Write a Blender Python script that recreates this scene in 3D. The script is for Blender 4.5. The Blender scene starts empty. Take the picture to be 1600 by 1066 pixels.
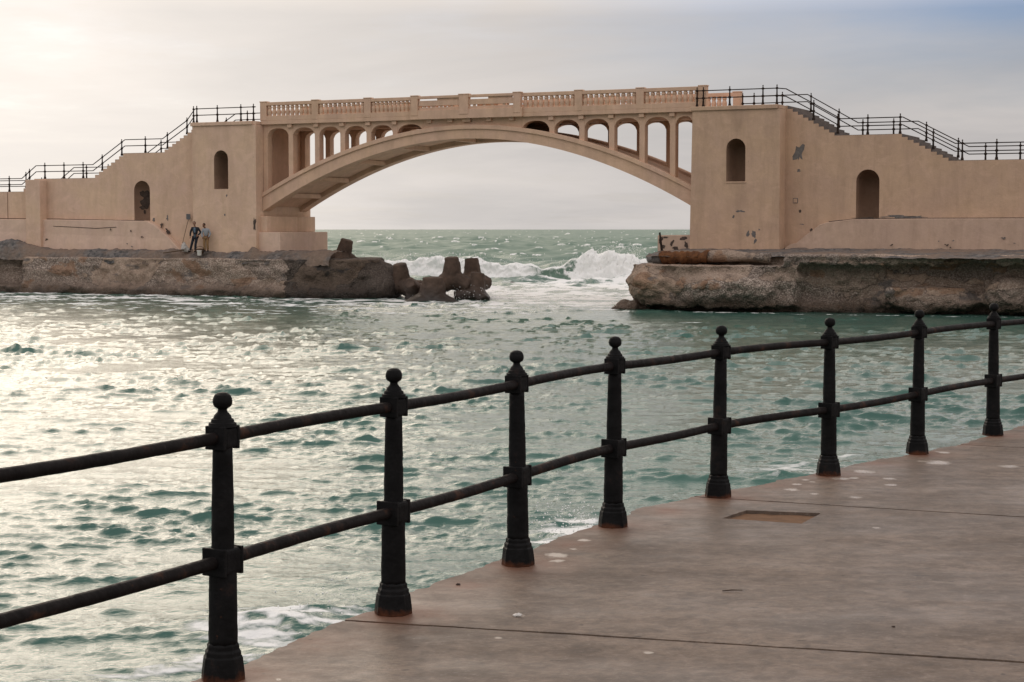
import bpy, bmesh, math, random
import numpy as np
from mathutils import Vector, Matrix, noise
random.seed(7); R=math.radians
SC=bpy.context.scene; COL=SC.collection

# ------------------------------------------------------------------ helpers
def link(o, parent=None):
    COL.objects.link(o)
    if parent is not None: o.parent=parent
    return o
def meshobj(name, verts, faces, mat, parent=None, smooth=False):
    me=bpy.data.meshes.new(name); me.from_pydata([tuple(v) for v in verts],[],faces); me.validate(); me.update()
    if mat: me.materials.append(mat)
    if smooth: me.polygons.foreach_set('use_smooth',[True]*len(me.polygons))
    return link(bpy.data.objects.new(name,me),parent)
def bmobj(name, bm, mat, parent=None, smooth=False, bevel=0, auto=None):
    bmesh.ops.recalc_face_normals(bm, faces=bm.faces)
    me=bpy.data.meshes.new(name); bm.to_mesh(me); bm.free()
    if mat: me.materials.append(mat)
    if smooth: me.polygons.foreach_set('use_smooth',[True]*len(me.polygons))
    o=link(bpy.data.objects.new(name,me),parent)
    if bevel:
        m=o.modifiers.new('bevel','BEVEL'); m.width=bevel; m.segments=2; m.limit_method='ANGLE'; m.angle_limit=R(35)
    return o
def empty(name, loc=(0,0,0), rz=0):
    o=bpy.data.objects.new(name,None); o.location=loc; o.rotation_euler=(0,0,rz); o.empty_display_size=.3
    return link(o)
def tag(o,label=None,cat=None,group=None,kind=None):
    if label: o['label']=label
    if cat: o['category']=cat
    if group: o['group']=group
    if kind: o['kind']=kind
    return o
def dup(o,parent,loc=None,rot=None):
    c=o.copy(); COL.objects.link(c); c.parent=parent
    if loc is not None: c.location=loc
    if rot is not None: c.rotation_euler=rot
    for ch in list(o.children): 
        if ch.parent==o: dup(ch,c)
    return c
def box(bm,x0,x1,y0,y1,z0,z1):
    v=[bm.verts.new(p) for p in ((x0,y0,z0),(x1,y0,z0),(x1,y1,z0),(x0,y1,z0),(x0,y0,z1),(x1,y0,z1),(x1,y1,z1),(x0,y1,z1))]
    for f in ((0,3,2,1),(4,5,6,7),(0,1,5,4),(1,2,6,5),(2,3,7,6),(3,0,4,7)): bm.faces.new([v[i] for i in f])
    return v
def boxo(name,x0,x1,y0,y1,z0,z1,mat,parent,bevel=.02):
    bm=bmesh.new(); box(bm,x0,x1,y0,y1,z0,z1); return bmobj(name,bm,mat,parent,bevel=bevel)
def prism(bm,pts,y0,y1):
    """closed outline of (x,z) points pushed from y0 to y1"""
    a=[bm.verts.new((x,y0,z)) for x,z in pts]; b=[bm.verts.new((x,y1,z)) for x,z in pts]; n=len(pts)
    for i in range(n): bm.faces.new((a[i],a[(i+1)%n],b[(i+1)%n],b[i]))
    bm.faces.new(a[::-1]); bm.faces.new(b)
def lathe(bm,prof,seg=16,c=(0,0),square=False,rot=0):
    rings=[]
    for r,z in prof:
        if r<1e-4: rings.append([bm.verts.new((c[0],c[1],z))]); continue
        rings.append([bm.verts.new((c[0]+r*math.cos(rot+2*math.pi*k/seg),c[1]+r*math.sin(rot+2*math.pi*k/seg),z)) for k in range(seg)])
    for a,b in zip(rings,rings[1:]):
        for k in range(seg):
            k2=(k+1)%seg
            if len(a)==1 and len(b)==1: continue
            if len(a)==1: bm.faces.new((a[0],b[k2],b[k]))
            elif len(b)==1: bm.faces.new((a[k],a[k2],b[0]))
            else: bm.faces.new((a[k],a[k2],b[k2],b[k]))
    if len(rings[0])>1: bm.faces.new(rings[0][::-1])
    if len(rings[-1])>1: bm.faces.new(rings[-1])
def tube(bm,pts,r,seg=8,cap=True):
    pts=[Vector(p) for p in pts]; rad=r if isinstance(r,(list,tuple)) else [r]*len(pts); rings=[]
    for i,p in enumerate(pts):
        d=(pts[min(i+1,len(pts)-1)]-pts[max(i-1,0)]).normalized()
        u=d.cross(Vector((0,0,1))); 
        if u.length<1e-3: u=Vector((1,0,0))
        u.normalize(); w=u.cross(d)
        rings.append([bm.verts.new(p+(u*math.cos(2*math.pi*k/seg)+w*math.sin(2*math.pi*k/seg))*rad[i]) for k in range(seg)])
    for a,b in zip(rings,rings[1:]):
        for k in range(seg): bm.faces.new((a[k],a[(k+1)%seg],b[(k+1)%seg],b[k]))
    if cap: bm.faces.new(rings[0][::-1]); bm.faces.new(rings[-1])
def evaluated(o):
    dg=bpy.context.evaluated_depsgraph_get(); dg.update()
    return bpy.data.meshes.new_from_object(o.evaluated_get(dg))
def remeshed(bm,voxel,smooth_iter=2):
    """union of overlapping closed shapes -> one continuous skin; returns (verts Nx3, faces)"""
    bmesh.ops.recalc_face_normals(bm,faces=bm.faces)
    me=bpy.data.meshes.new('tmp'); bm.to_mesh(me); bm.free()
    o=bpy.data.objects.new('tmp',me); COL.objects.link(o)
    m=o.modifiers.new('r','REMESH'); m.mode='VOXEL'; m.voxel_size=voxel
    if smooth_iter:
        s=o.modifiers.new('s','SMOOTH'); s.iterations=smooth_iter; s.factor=.5
    out=evaluated(o); bpy.data.objects.remove(o); bpy.data.meshes.remove(me)
    return out
def displace(me,fn):
    me.update(); n=len(me.vertices)
    co=np.empty(n*3,np.float32); me.vertices.foreach_get('co',co); co=co.reshape(-1,3)
    no=np.empty(n*3,np.float32); me.vertices.foreach_get('normal',no); no=no.reshape(-1,3)
    d=np.array([fn(Vector(c),Vector(k)) for c,k in zip(co,no)],np.float32)
    co=co+no*d[:,None]; me.vertices.foreach_set('co',co.ravel()); me.update()
def frac(p,h=.9,lac=2.1,o=5): return noise.fractal(p,h,lac,o)

# ------------------------------------------------------------------ materials
class NT:
    def __init__(s,name):
        s.m=bpy.data.materials.new(name); s.m.use_nodes=True; s.t=s.m.node_tree; s.n=s.t.nodes; s.l=s.t.links
        s.b=s.n['Principled BSDF']; s.out=s.n['Material Output']; s.pos=s.n.new('ShaderNodeNewGeometry').outputs['Position']
    def node(s,t,**k):
        n=s.n.new(t)
        for a,v in k.items(): setattr(n,a,v)
        return n
    def con(s,a,b): s.l.new(a,b)
    def val(s,sock,v):
        if hasattr(v,'is_output') or isinstance(v,bpy.types.NodeSocket): s.con(v,sock)
        else:
            if isinstance(v,(tuple,list)) and len(v)==3 and sock.type=='RGBA': v=(*v,1)
            sock.default_value=v
    def mapped(s,scale,src=None,loc=(0,0,0)):
        m=s.node('ShaderNodeMapping'); s.con(src or s.pos,m.inputs['Vector']); m.inputs['Scale'].default_value=scale; m.inputs['Location'].default_value=loc
        return m.outputs[0]
    def noise(s,scale,detail=5,rough=.55,vec=None,dist=0):
        n=s.node('ShaderNodeTexNoise'); s.con(vec or s.pos,n.inputs['Vector']); n.inputs['Scale'].default_value=scale
        n.inputs['Detail'].default_value=detail; n.inputs['Roughness'].default_value=rough; n.inputs['Distortion'].default_value=dist
        return n.outputs['Fac']
    def voro(s,scale,vec=None,feature='F1',out='Distance'):
        n=s.node('ShaderNodeTexVoronoi',feature=feature); s.con(vec or s.pos,n.inputs['Vector']); n.inputs['Scale'].default_value=scale
        return n.outputs[out]
    def ramp(s,f,a,b,lo=0.,hi=1.):
        n=s.node('ShaderNodeMapRange'); n.clamp=True; s.val(n.inputs['Value'],f)
        for k,v in zip(('From Min','From Max','To Min','To Max'),(a,b,lo,hi)): n.inputs[k].default_value=v
        return n.outputs[0]
    def mix(s,f,a,b,mode='MIX'):
        n=s.node('ShaderNodeMix',data_type='RGBA',blend_type=mode); s.val(n.inputs[0],f); s.val(n.inputs[6],a); s.val(n.inputs[7],b)
        return n.outputs[2]
    def math(s,op,a,b=0.,c=0.):
        n=s.node('ShaderNodeMath',operation=op); s.val(n.inputs[0],a); s.val(n.inputs[1],b); s.val(n.inputs[2],c)
        return n.outputs[0]
    def sep(s,v=None):
        n=s.node('ShaderNodeSeparateXYZ'); s.con(v or s.pos,n.inputs[0]); return n.outputs
    def bump(s,h,strength=.3,dist=.02,prev=None):
        n=s.node('ShaderNodeBump'); s.con(h,n.inputs['Height']); n.inputs['Strength'].default_value=strength; n.inputs['Distance'].default_value=dist
        if prev: s.con(prev,n.inputs['Normal'])
        return n.outputs[0]
    def done(s,color=None,rough=None,normal=None,spec=None,metal=None):
        if color is not None: s.val(s.b.inputs['Base Color'],color)
        if rough is not None: s.val(s.b.inputs['Roughness'],rough)
        if normal is not None: s.con(normal,s.b.inputs['Normal'])
        if spec is not None: s.val(s.b.inputs['Specular IOR Level'],spec)
        if metal is not None: s.val(s.b.inputs['Metallic'],metal)
        return s.m

def plaster(name,base,pink,stain,sc=1.):
    t=NT(name)
    a=t.noise(.55*sc,7,.62); b=t.noise(1.7*sc,6,.6,dist=.6)
    c=t.mix(t.ramp(a,.38,.64),base,pink)
    c=t.mix(t.ramp(b,.32,.70,0,.42),c,tuple(x*.68 for x in base)); lp=t.noise(.9*sc,8,.7,vec=t.mapped((1,1,1.5),loc=(11,4,3)),dist=1.); c=t.mix(t.ramp(lp,.54,.62,0,.22),c,tuple(min(.85,x*1.3) for x in pink))
    st=t.noise(1.0,7,.7,vec=t.mapped((1.5,1.5,.22)),dist=.3)                 # runs of dirt down the wall
    c=t.mix(t.ramp(st,.46,.80,0,.42),c,stain)
    ru=t.noise(1.0,4,.6,vec=t.mapped((1.3,1.3,.09),loc=(5,3,1)))
    c=t.mix(t.ramp(ru,.66,.78,0,.30),c,(.36,.19,.10))
    sp=t.noise(3.2,8,.72,vec=t.mapped((1,1,1),loc=(9,2,7)))            # small spots of lost paint
    c=t.mix(t.ramp(sp,.685,.72,0,.8),c,(.15,.12,.10))
    h=t.noise(6,8,.7); n=t.bump(h,.5,.03); n=t.bump(t.noise(45,4,.6),.25,.01,n)
    return t.done(c,t.ramp(b,.2,.8,.78,.95),n,.25)
M={}
M['plaster']=plaster('plaster',(.70,.49,.342),(.66,.455,.345),(.38,.25,.165))
M['plaster_worn_dimmed']=plaster('plaster_worn_dimmed',(.60,.408,.275),(.56,.38,.275),(.225,.15,.105))  # stained; base also darkened to paint the light falling off to the right
M['plaster_arch']=plaster('plaster_arch',(.69,.465,.318),(.65,.435,.322),(.29,.19,.13))  # in-between tone, part of the painted left-to-right light fall-off
M['plaster_plinth']=plaster('plaster_plinth',(.68,.49,.37),(.66,.47,.375),(.45,.29,.2))
M['plaster_plinth_worn_dimmed']=plaster('plaster_plinth_worn_dimmed',(.54,.385,.285),(.52,.37,.285),(.25,.165,.12))  # stained plinth, its colour also darkened for the dimmer right-hand light
M['niche']=plaster('niche_shade_plaster',(.33,.21,.14),(.30,.19,.135),(.17,.105,.07))  # plaster colour darkened to paint deeper shade inside the recesses
def concrete(name,base,var=.25,sc=3.,rough=.9,bump=.35):
    t=NT(name); a=t.noise(sc,7,.65); b=t.noise(sc*.3,5,.6)
    c=t.mix(t.ramp(a,.3,.7),tuple(x*(1-var) for x in base),tuple(x*(1+var) for x in base))
    c=t.mix(t.ramp(b,.4,.7,0,.5),c,tuple(x*.55 for x in base))
    return t.done(c,rough,t.bump(t.noise(sc*6,6,.7),bump,.03),.3)
M['step']=concrete('step_concrete',(.16,.13,.115),.25,2.)
M['patch']=concrete('bare_concrete',(.17,.155,.145),.3,6.)
M['hole']=concrete('dark_hollow',(.085,.062,.05),.3,6.)
M['tetra']=(lambda:None)()
def rock(name,lo_tint=1.):
    t=NT(name); z=t.sep()[2]
    k=lambda c:tuple(x*lo_tint for x in c)
    vm=t.mapped((.20,.20,.55)); vd=t.node('ShaderNodeVectorMath',operation='ADD'); nn=t.node('ShaderNodeTexNoise'); t.con(t.pos,nn.inputs['Vector']); nn.inputs['Scale'].default_value=.9; nn.inputs['Detail'].default_value=4; sc_=t.node('ShaderNodeVectorMath',operation='SCALE'); t.con(nn.outputs['Color'],sc_.inputs[0]); sc_.inputs['Scale'].default_value=.55; t.con(vm,vd.inputs[0]); t.con(sc_.outputs[0],vd.inputs[1])
    blk=t.node('ShaderNodeSeparateColor'); t.con(t.voro(1.,vec=vd.outputs[0],out='Color'),blk.inputs[0]); gap=t.voro(1.,vec=vd.outputs[0],feature='DISTANCE_TO_EDGE')
    med=t.noise(1.1,8,.68); fine=t.noise(9,6,.75)
    peb=t.voro(13); cell=t.voro(13,out='Color')
    cs=t.node('ShaderNodeSeparateColor'); t.con(cell,cs.inputs[0])
    pebc=t.mix(cs.outputs[0],k((.25,.195,.155)),k((.50,.41,.345)))
    pebc=t.mix(t.ramp(peb,.40,.66,0,.8),pebc,k((.12,.09,.072)))
    plain=t.mix(t.ramp(med,.35,.65),k((.25,.176,.128)),k((.46,.335,.25)))
    c=t.mix(t.ramp(t.math('ADD',blk.outputs[0],t.math('MULTIPLY',med,.5)),.40,.95),plain,pebc)
    c=t.mix(t.ramp(blk.outputs[2],.2,.9,0,.4),c,k((.13,.10,.085)))
    org=t.noise(.5,5,.55,vec=t.mapped((1,1,1.6),loc=(3,8,2)))
    c=t.mix(t.ramp(t.math('ADD',org,t.math('MULTIPLY',blk.outputs[1],.16)),.68,.72,0,.8),c,t.mix(t.ramp(med,.4,.6),k((.19,.105,.06)),k((.29,.18,.115))))
    gry=t.noise(.45,5,.6,vec=t.mapped((1,1,2.2),loc=(1,5,9)))
    c=t.mix(t.ramp(gry,.58,.64,0,.8),c,k((.09,.083,.08)))
    c=t.mix(t.ramp(fine,.52,.75,0,.55),c,k((.07,.052,.043)))
    pit=t.noise(2.6,8,.75,vec=t.mapped((1,1,1.8),loc=(2,2,2))); c=t.mix(t.ramp(pit,.56,.70,0,.8),c,k((.055,.040,.032)))
    c=t.mix(t.ramp(gap,.0,.016,.55,0),c,k((.05,.038,.03)))
    wet=t.math('ADD',z,t.math('MULTIPLY',med,-1.5))                     # weed and wet along the waterline
    c=t.mix(t.ramp(wet,-.42,.20,.9,0),c,t.mix(t.ramp(fine,.4,.65),k((.10,.066,.045)),k((.055,.038,.027)))); c=t.mix(t.ramp(wet,-.85,-.5,.85,0),c,k((.03,.021,.015)))
    n=t.bump(med,.6,.15); n=t.bump(t.math('ADD',fine,t.math('MULTIPLY',peb,-.7)),1.,.09,n); n=t.bump(t.math('MINIMUM',gap,.03),.9,.9,n)
    return t.done(c,t.ramp(wet,-.5,.6,.42,.92),n,.4)
M['rock']=rock('weathered_rock',1.36); M['rock_tip']=rock('wet_rock',.42)
def tetra():
    t=NT('tetrapod_concrete'); z=t.sep()[2]; a=t.noise(1.4,7,.65); f=t.noise(14,6,.7)
    c=t.mix(t.ramp(a,.35,.65),(.052,.034,.024),(.112,.071,.050)); c=t.mix(t.ramp(f,.5,.75,0,.6),c,(.05,.034,.027))
    w=t.math('ADD',z,t.math('MULTIPLY',a,-1.2)); c=t.mix(t.ramp(w,-.5,.25,.9,0),c,(.018,.013,.010))
    return t.done(c,t.ramp(w,-.4,.5,.4,.85),t.bump(f,.6,.04),.4)
M['tetra']=tetra()
def rubble():
    t=NT('rubble'); a=t.voro(5,feature='F1',out='Color'); d=t.voro(5); g=t.noise(.4,5,.6)
    cs=t.node('ShaderNodeSeparateColor'); t.con(a,cs.inputs[0])
    c=t.mix(cs.outputs[0],(.07,.068,.068),(.19,.175,.165)); c=t.mix(t.ramp(g,.42,.58),c,t.mix(t.noise(6,6,.7),(.16,.115,.088),(.27,.20,.155)))
    return t.done(c,.95,t.bump(t.math('SUBTRACT',t.noise(8,7,.7),d),.8,.08),.2)
M['rubble']=rubble()
def iron(name,rust=.25,base=(.006,.0058,.006)):
    t=NT(name); a=t.noise(9,7,.68); b=t.noise(38,5,.6); z=t.sep()[2]
    c=t.mix(t.ramp(a,.4,.7),base,tuple(x*2.2 for x in base))
    c=t.mix(t.ramp(a,.62-.14*rust,.78-.1*rust,0,rust*1.6),c,(.10,.042,.022))
    c=t.mix(t.ramp(t.math('ADD',z,t.math('MULTIPLY',a,-.12)),2.385,2.415,.75 if rust<.2 else 0,0),c,(.13,.045,.02))
    ch=t.noise(30,6,.75); c=t.mix(t.ramp(ch,.66,.70,0,.7),c,(.085,.038,.022))
    n=t.bump(a,.55,.012); n=t.bump(b,.5,.006,n)
    return t.done(c,t.ramp(b,.3,.7,.42,.7),n,.09)
M['iron']=iron('black_painted_iron',.12); M['rail']=iron('rusting_rail_iron',.40,(.009,.0072,.007))
M['far_iron']=iron('far_railing_iron',.4,(.02,.013,.010))
def rusty():
    t=NT('rusted_steel'); a=t.noise(4,7,.65); c=t.mix(t.ramp(a,.35,.68),(.075,.032,.016),(.20,.085,.035)); return t.done(c,.9,t.bump(t.noise(14,6,.7),.8,.05),.2)
M['rusty']=rusty()
def flat(name,c,rough=.8,var=.2,sc=8,spec=.3):
    t=NT(name); a=t.noise(sc,5,.6); return t.done(t.mix(a,tuple(x*(1-var) for x in c),tuple(x*(1+var) for x in c)),rough,t.bump(a,.2,.01),spec)
M['skin_brown']=flat('brown_skin',(.16,.075,.045),.6,.1,20); M['skin_tan']=flat('tan_skin',(.27,.145,.095),.6,.1,20)
M['hair']=flat('black_hair',(.012,.009,.008),.7,.3,40)
M['jacket']=flat('dark_jacket_cloth',(.018,.020,.025),.85); M['jeans']=flat('dark_jeans_cloth',(.016,.019,.026),.9,.3,12); M['shirt']=flat('blue_grey_shirt',(.10,.14,.18),.9)
M['sweater']=flat('pale_sweater',(.28,.29,.31),.95,.15,15); M['chino']=flat('tan_trousers',(.23,.135,.062),.9,.2,12); M['shoe']=flat('dark_shoe',(.02,.015,.012),.6)
M['white_plastic']=flat('white_bucket',(.72,.68,.63),.5,.08); M['sack']=flat('white_sack_cloth',(.50,.47,.44),.9,.3,6)
M['basket']=flat('brown_basket',(.085,.05,.03),.9,.4,30); M['wood']=flat('grey_wood',(.17,.12,.085),.85,.3,10); M['steelgrey']=flat('dull_steel',(.12,.12,.125),.5,.2,10)
M['earth']=flat('packed_earth',(.16,.088,.048),.95,.5,16); M['scrap']=flat('pale_scrap',(.6,.57,.53),.6,.1)
# ------------------------------------------------------------------ the bridge (local frame: x along it, y away from the camera, z up from sea level)
BR=(-2.66,97.2,0.); BROT=R(-25.194)
bridge=empty('arch_footbridge',BR,BROT)
tag(bridge,'tan plastered arched footbridge with open spandrels, niched towers and stairs down both ends','bridge')
BM=Matrix.Translation(BR)@Matrix.Rotation(BROT,4,'Z')
def bw(x,y,z): return BM@Vector((x,y,z))
W0,W1=0.,4.9
SPL,SPR=-13.62,13.72
def ext(s): 
    q=(s-.1)/13.7; return 9.93-3.72*abs(q)**1.95
def intr(s):
    q=(s-.1)/13.7; return 9.17-4.05*abs(q)**1.95
PL=M['plaster']; PW=M['plaster_worn_dimmed']; P=M['plaster_arch']
# --- arch ribs: near and far, each with a projecting strip along its upper edge
N=64; ss=[SPL+(SPR-SPL)*i/N for i in range(N+1)]
for y0,y1 in ((0.,.75),(4.15,4.9)):
    bm=bmesh.new(); prism(bm,[(s,intr(s)) for s in ss]+[(s,ext(s)-.02) for s in ss[::-1]],y0,y1)
    rib=bmobj('arch_rib',bm,P,bridge)
    bm=bmesh.new(); yy=(y0-.10,y0+.45) if y0==0 else (y1-.45,y1+.10)
    prism(bm,[(s,ext(s)-.24) for s in ss]+[(s,ext(s)+.004) for s in ss[::-1]],*yy)
    bmobj('rib_strip',bm,P,rib,bevel=.015)
bm=bmesh.new(); prism(bm,[(s,intr(s)+.28) for s in ss]+[(s,ext(s)-.16) for s in ss[::-1]],.752,4.148); bmobj('arch_slab',bm,P,bridge)
for s in (-12.2,-10.2,-7.6,-4.6,-1.5,1.7,4.8,7.8,10.4,12.3):
    bm=bmesh.new(); z=intr(s); box(bm,s-.16,s+.16,.76,4.14,z+.03,z+.30); bmobj('cross_beam',bm,P,bridge,bevel=.02)
# --- spandrel columns, arch heads over the openings, and the solid wall at the crown
cols=[-11.68,-9.85,-8.10,-6.33,-4.58,5.33,7.13,8.89,10.66,12.41]; cw=.16
def arch_head(bm,a,b,y0,y1,zs=9.62,zc=10.06,top=10.30,floor=None):
    pts=[(a,top),(a,zs)]
    k=14
    for i in range(k+1):
        q=-1+2*i/k; pts.append(((a+b)/2+q*(b-a)/2, zs+(zc-zs)*(1-abs(q)**2.4)**.62 if i not in (0,k) else zs))
    pts+= [(b,zs),(b,top)]
    out=[]; 
    for p in pts:
        if not out or (abs(p[0]-out[-1][0])+abs(p[1]-out[-1][1]))>1e-4: out.append(p)
    prism(bm,out,y0,y1)
runs=[[SPL+.30]+cols[:5]+[-2.75],[3.50]+cols[5:]+[SPR-.14]]
for y0,y1 in ((.10,.60),(4.30,4.80)):
    for c in cols:
        bm=bmesh.new(); box(bm,c-cw,c+cw,y0,y1,ext(c)-.30,10.30); box(bm,c-.15,c+.15,y0-.16 if y0<1 else y1-.02,y0+.02 if y0<1 else y1+.16,10.06,10.275)
        bmobj('spandrel_column',bm,P,bridge,bevel=.02)
    for run in runs:
        for a,b in zip(run,run[1:]):
            a2=a+(cw-.001 if a in cols else 0); b2=b-(cw-.001 if b in cols else 0)
            mid=(a2+b2)/2; fl=max(ext(a2),ext(b2)); zs=max(9.62,min(9.62,fl))
            if b==-2.75 or a==3.50:
                zs=9.60
            bm=bmesh.new(); arch_head(bm,a2,b2,y0+.012,y1-.012,zs,10.06); bmobj('spandrel_arch',bm,P,bridge,bevel=.012)
    bm=bmesh.new(); k=24; cs=[-2.74+(3.49+2.74)*i/k for i in range(k+1)]
    prism(bm,[(s,ext(s)-.2) for s in cs]+[(cs[-1],10.3),(cs[0],10.3)],y0+.012,y1-.012); bmobj('crown_wall',bm,P,bridge)
    bm=bmesh.new(); box(bm,SPL,SPL+.302,y0,y1,ext(SPL)-.4,10.3); bmobj('spandrel_column',bm,P,bridge,bevel=.02)
for c in (-2.3,-.95,.1,1.5,2.9):
    bm=bmesh.new(); box(bm,c-.15-(.1 if abs(c-.1)<.01 else 0),c+.15+(.1 if abs(c-.1)<.01 else 0),-.06,.13,10.10,10.272)
    bmobj('corbel',bm,P,bridge,bevel=.01)
# --- deck and parapets
bm=bmesh.new(); box(bm,SPL-.0,SPR+.0,-.14,5.04,10.28,10.50); bmobj('deck',bm,P,bridge,bevel=.015)
bm=bmesh.new(); box(bm,SPL+.02,SPR-.02,.7,4.2,10.10,10.279); bmobj('deck_slab',bm,P,bridge)
post_s=[-13.45,-9.85,-6.29,-3.09,.07,3.38,7.01,10.61,14.15]
def baluster_mesh(wide=False):
    bm=bmesh.new()
    prof=[(.080,10.77),(.080,10.86),(.092,10.95),(.094,11.04),(.075,11.14),(.062,11.20),(.086,11.27),(.080,11.33),(.058,11.38),(.085,11.43)]
    lathe(bm,[(r*(1.5 if wide else 1.46),z) for r,z in prof],8,rot=math.pi/8)
    return bm
bal0=None
def parapet(y,near):
    sg=-1 if near else 1
    bm=bmesh.new(); L0,L1=(post_s[0]-.16,post_s[-1]+.17) if near else (post_s[0]-.16,post_s[-1]+.55)
    box(bm,L0,L1,y-.15,y+.15,10.502,10.78)
    par=bmobj('parapet',bm,P,bridge,bevel=.015)
    bm=bmesh.new(); box(bm,L0,post_s[3]-.1,y-.15,y+.15,11.40,11.60); bmobj('parapet_rail',bm,P,par,bevel=.02)
    bm=bmesh.new(); box(bm,post_s[5]+.1,L1,y-.15,y+.15,11.40,11.60); bmobj('parapet_rail',bm,P,par,bevel=.02)
    bm=bmesh.new(); box(bm,post_s[3]-.1,post_s[5]+.1,y-.16+sg*.17,y+.10+sg*.17,11.45,11.60); bmobj('parapet_rail',bm,P,par,bevel=.02)
    # the two middle bays: board-like panels with open slits, standing a little proud
    yo=y+sg*.20
    bm=bmesh.new(); box(bm,post_s[3]-.3,post_s[5]+.3,yo-.14,yo+.10,10.285,10.80); bmobj('crown_fascia',bm,P,par,bevel=.015)
    for a,b in ((post_s[3],post_s[4]),(post_s[4],post_s[5])):
        for z0,z1,t0 in ((11.04,11.34,.07),(10.80,10.95,.05)):
            bm=bmesh.new(); box(bm,a+.25,b-.25,yo-t0,yo+.05,z0,z1); bmobj('parapet_panel',bm,P,par,bevel=.01)
        for q0,q1,z0,z1 in ((.16,.21,10.94,11.05),(.35,.4,10.94,11.05),(.5,.55,10.94,11.05),(.72,.77,10.94,11.05),(.45,.9,11.33,11.46)):
            bm=bmesh.new(); box(bm,a+(b-a)*q0,a+(b-a)*q1,yo-.03,yo+.04,z0,z1); bmobj('panel_spacer',bm,P,par)
    for i,s in enumerate(post_s):
        mid=i in (3,4,5); yy=yo if mid else y
        w=.30 if i==4 else .22
        if i==8 and not near: s+=.38
        bm=bmesh.new(); box(bm,s-w,s+w,yy-.17,yy+.17,10.503,11.60); box(bm,s-w-.035,s+w+.035,yy-.19,yy+.19,11.60,11.66)
        bmobj('parapet_post',bm,P,par,bevel=.02)
    global bal0
    far=bmesh.new()
    for i in range(8):
        if i in (3,4): continue
        a,b=post_s[i]+.22,post_s[i+1]-.22; k=10
        for j in range(k):
            s=a+(b-a)*(j+.5)/k
            if near:
                if bal0 is None: bal0=bmobj('baluster',baluster_mesh(),P,par); bal0.location=(s,y,0)
                else: dup(bal0,par,(s,y,0))
            else:
                t=baluster_mesh(True); bmesh.ops.translate(t,verts=t.verts,vec=(s,y,0)); me=bpy.data.meshes.new('t'); t.to_mesh(me); t.free(); far.from_mesh(me); bpy.data.meshes.remove(me)
    if not near: tag(bmobj('baluster',far,P,par),kind='stuff')
    else: far.free()
parapet(.02,True); parapet(4.75,False)

# --- walls with round-headed apse niches
def niche_loop(cx,w,zb,zt,k=12):
    r=w/2; zs=zt-r
    return [(cx-r,zb)]+[(cx-r*math.cos(math.pi*i/k),zs+r*math.sin(math.pi*i/k)) for i in range(k+1)]+[(cx+r,zb)]
def niche_mesh(cx,w,zb,zt,y,depth,ex=.5):
    """apse: half-round in plan, quarter-dome head; wound to share the wall opening"""
    r=w/2; zs=zt-r; bm=bmesh.new(); kk=14
    def ring(z,rr,dd): return [bm.verts.new((cx-rr*math.cos(math.pi*i/kk),y+dd*math.sin(math.pi*i/kk)**ex,z)) for i in range(kk+1)]
    rings=[ring(zb,r,depth),ring((zb+zs)/2,r,depth),ring(zs,r,depth)]
    for j in range(1,8):
        a=math.pi/2*j/8; rings.append(ring(zs+r*math.sin(a),r*math.cos(a),depth*math.cos(a)))
    top=bm.verts.new((cx,y,zt))
    for a,b in zip(rings,rings[1:]):
        for i in range(kk): bm.faces.new((a[i],a[i+1],b[i+1],b[i]))
    for i in range(kk): bm.faces.new((rings[-1][i],rings[-1][i+1],top))
    bm.faces.new(rings[0][::-1])
    return bm
def holed_wall(name,outline,niches,y0,y1,mat,parent,bevel=0):
    """outline (s,z) pushed from y0 to y1, niche mouths cut from the front face"""
    bm=bmesh.new(); n=len(outline)
    a=[bm.verts.new((x,y0,z)) for x,z in outline]; b=[bm.verts.new((x,y1,z)) for x,z in outline]
    for i in range(n): bm.faces.new((a[i],a[(i+1)%n],b[(i+1)%n],b[i]))
    bm.faces.new(b)
    edges=[bm.edges.get((a[i],a[(i+1)%n])) for i in range(n)]
    for nl in niches:
        v=[bm.verts.new((x,y0,z)) for x,z in nl]
        for i in range(len(v)): edges.append(bm.edges.new((v[i],v[(i+1)%len(v)])))
    if niches: bmesh.ops.triangle_fill(bm,use_beauty=True,edges=edges,normal=(0,-1,0))
    else: bm.faces.new(a[::-1])
    bmesh.ops.recalc_face_normals(bm,faces=bm.faces)
    return bmobj(name,bm,mat,parent,bevel=bevel)
def blotch(name,cx,cz,rx,rz,y,mat,parent,seed=0,k=18,rough=.45,lean=0):
    """an irregular thin flake of bare surface lying on a wall"""
    rnd=random.Random(seed); pts=[]
    for i in range(k):
        a=2*math.pi*i/k; q=1+rough*(noise.noise(Vector((math.cos(a)*1.3+seed*7.1,math.sin(a)*1.3,seed)))+.4*noise.noise(Vector((math.cos(a)*4+seed*3.1,math.sin(a)*4,seed+5))))*1.6
        x=rx*q*math.cos(a); z=rz*q*math.sin(a); pts.append((cx+x+lean*z,cz+z))
    bm=bmesh.new(); prism(bm,pts,y-.006,y+.02); return bmobj(name,bm,mat,parent)
ND=.85
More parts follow.
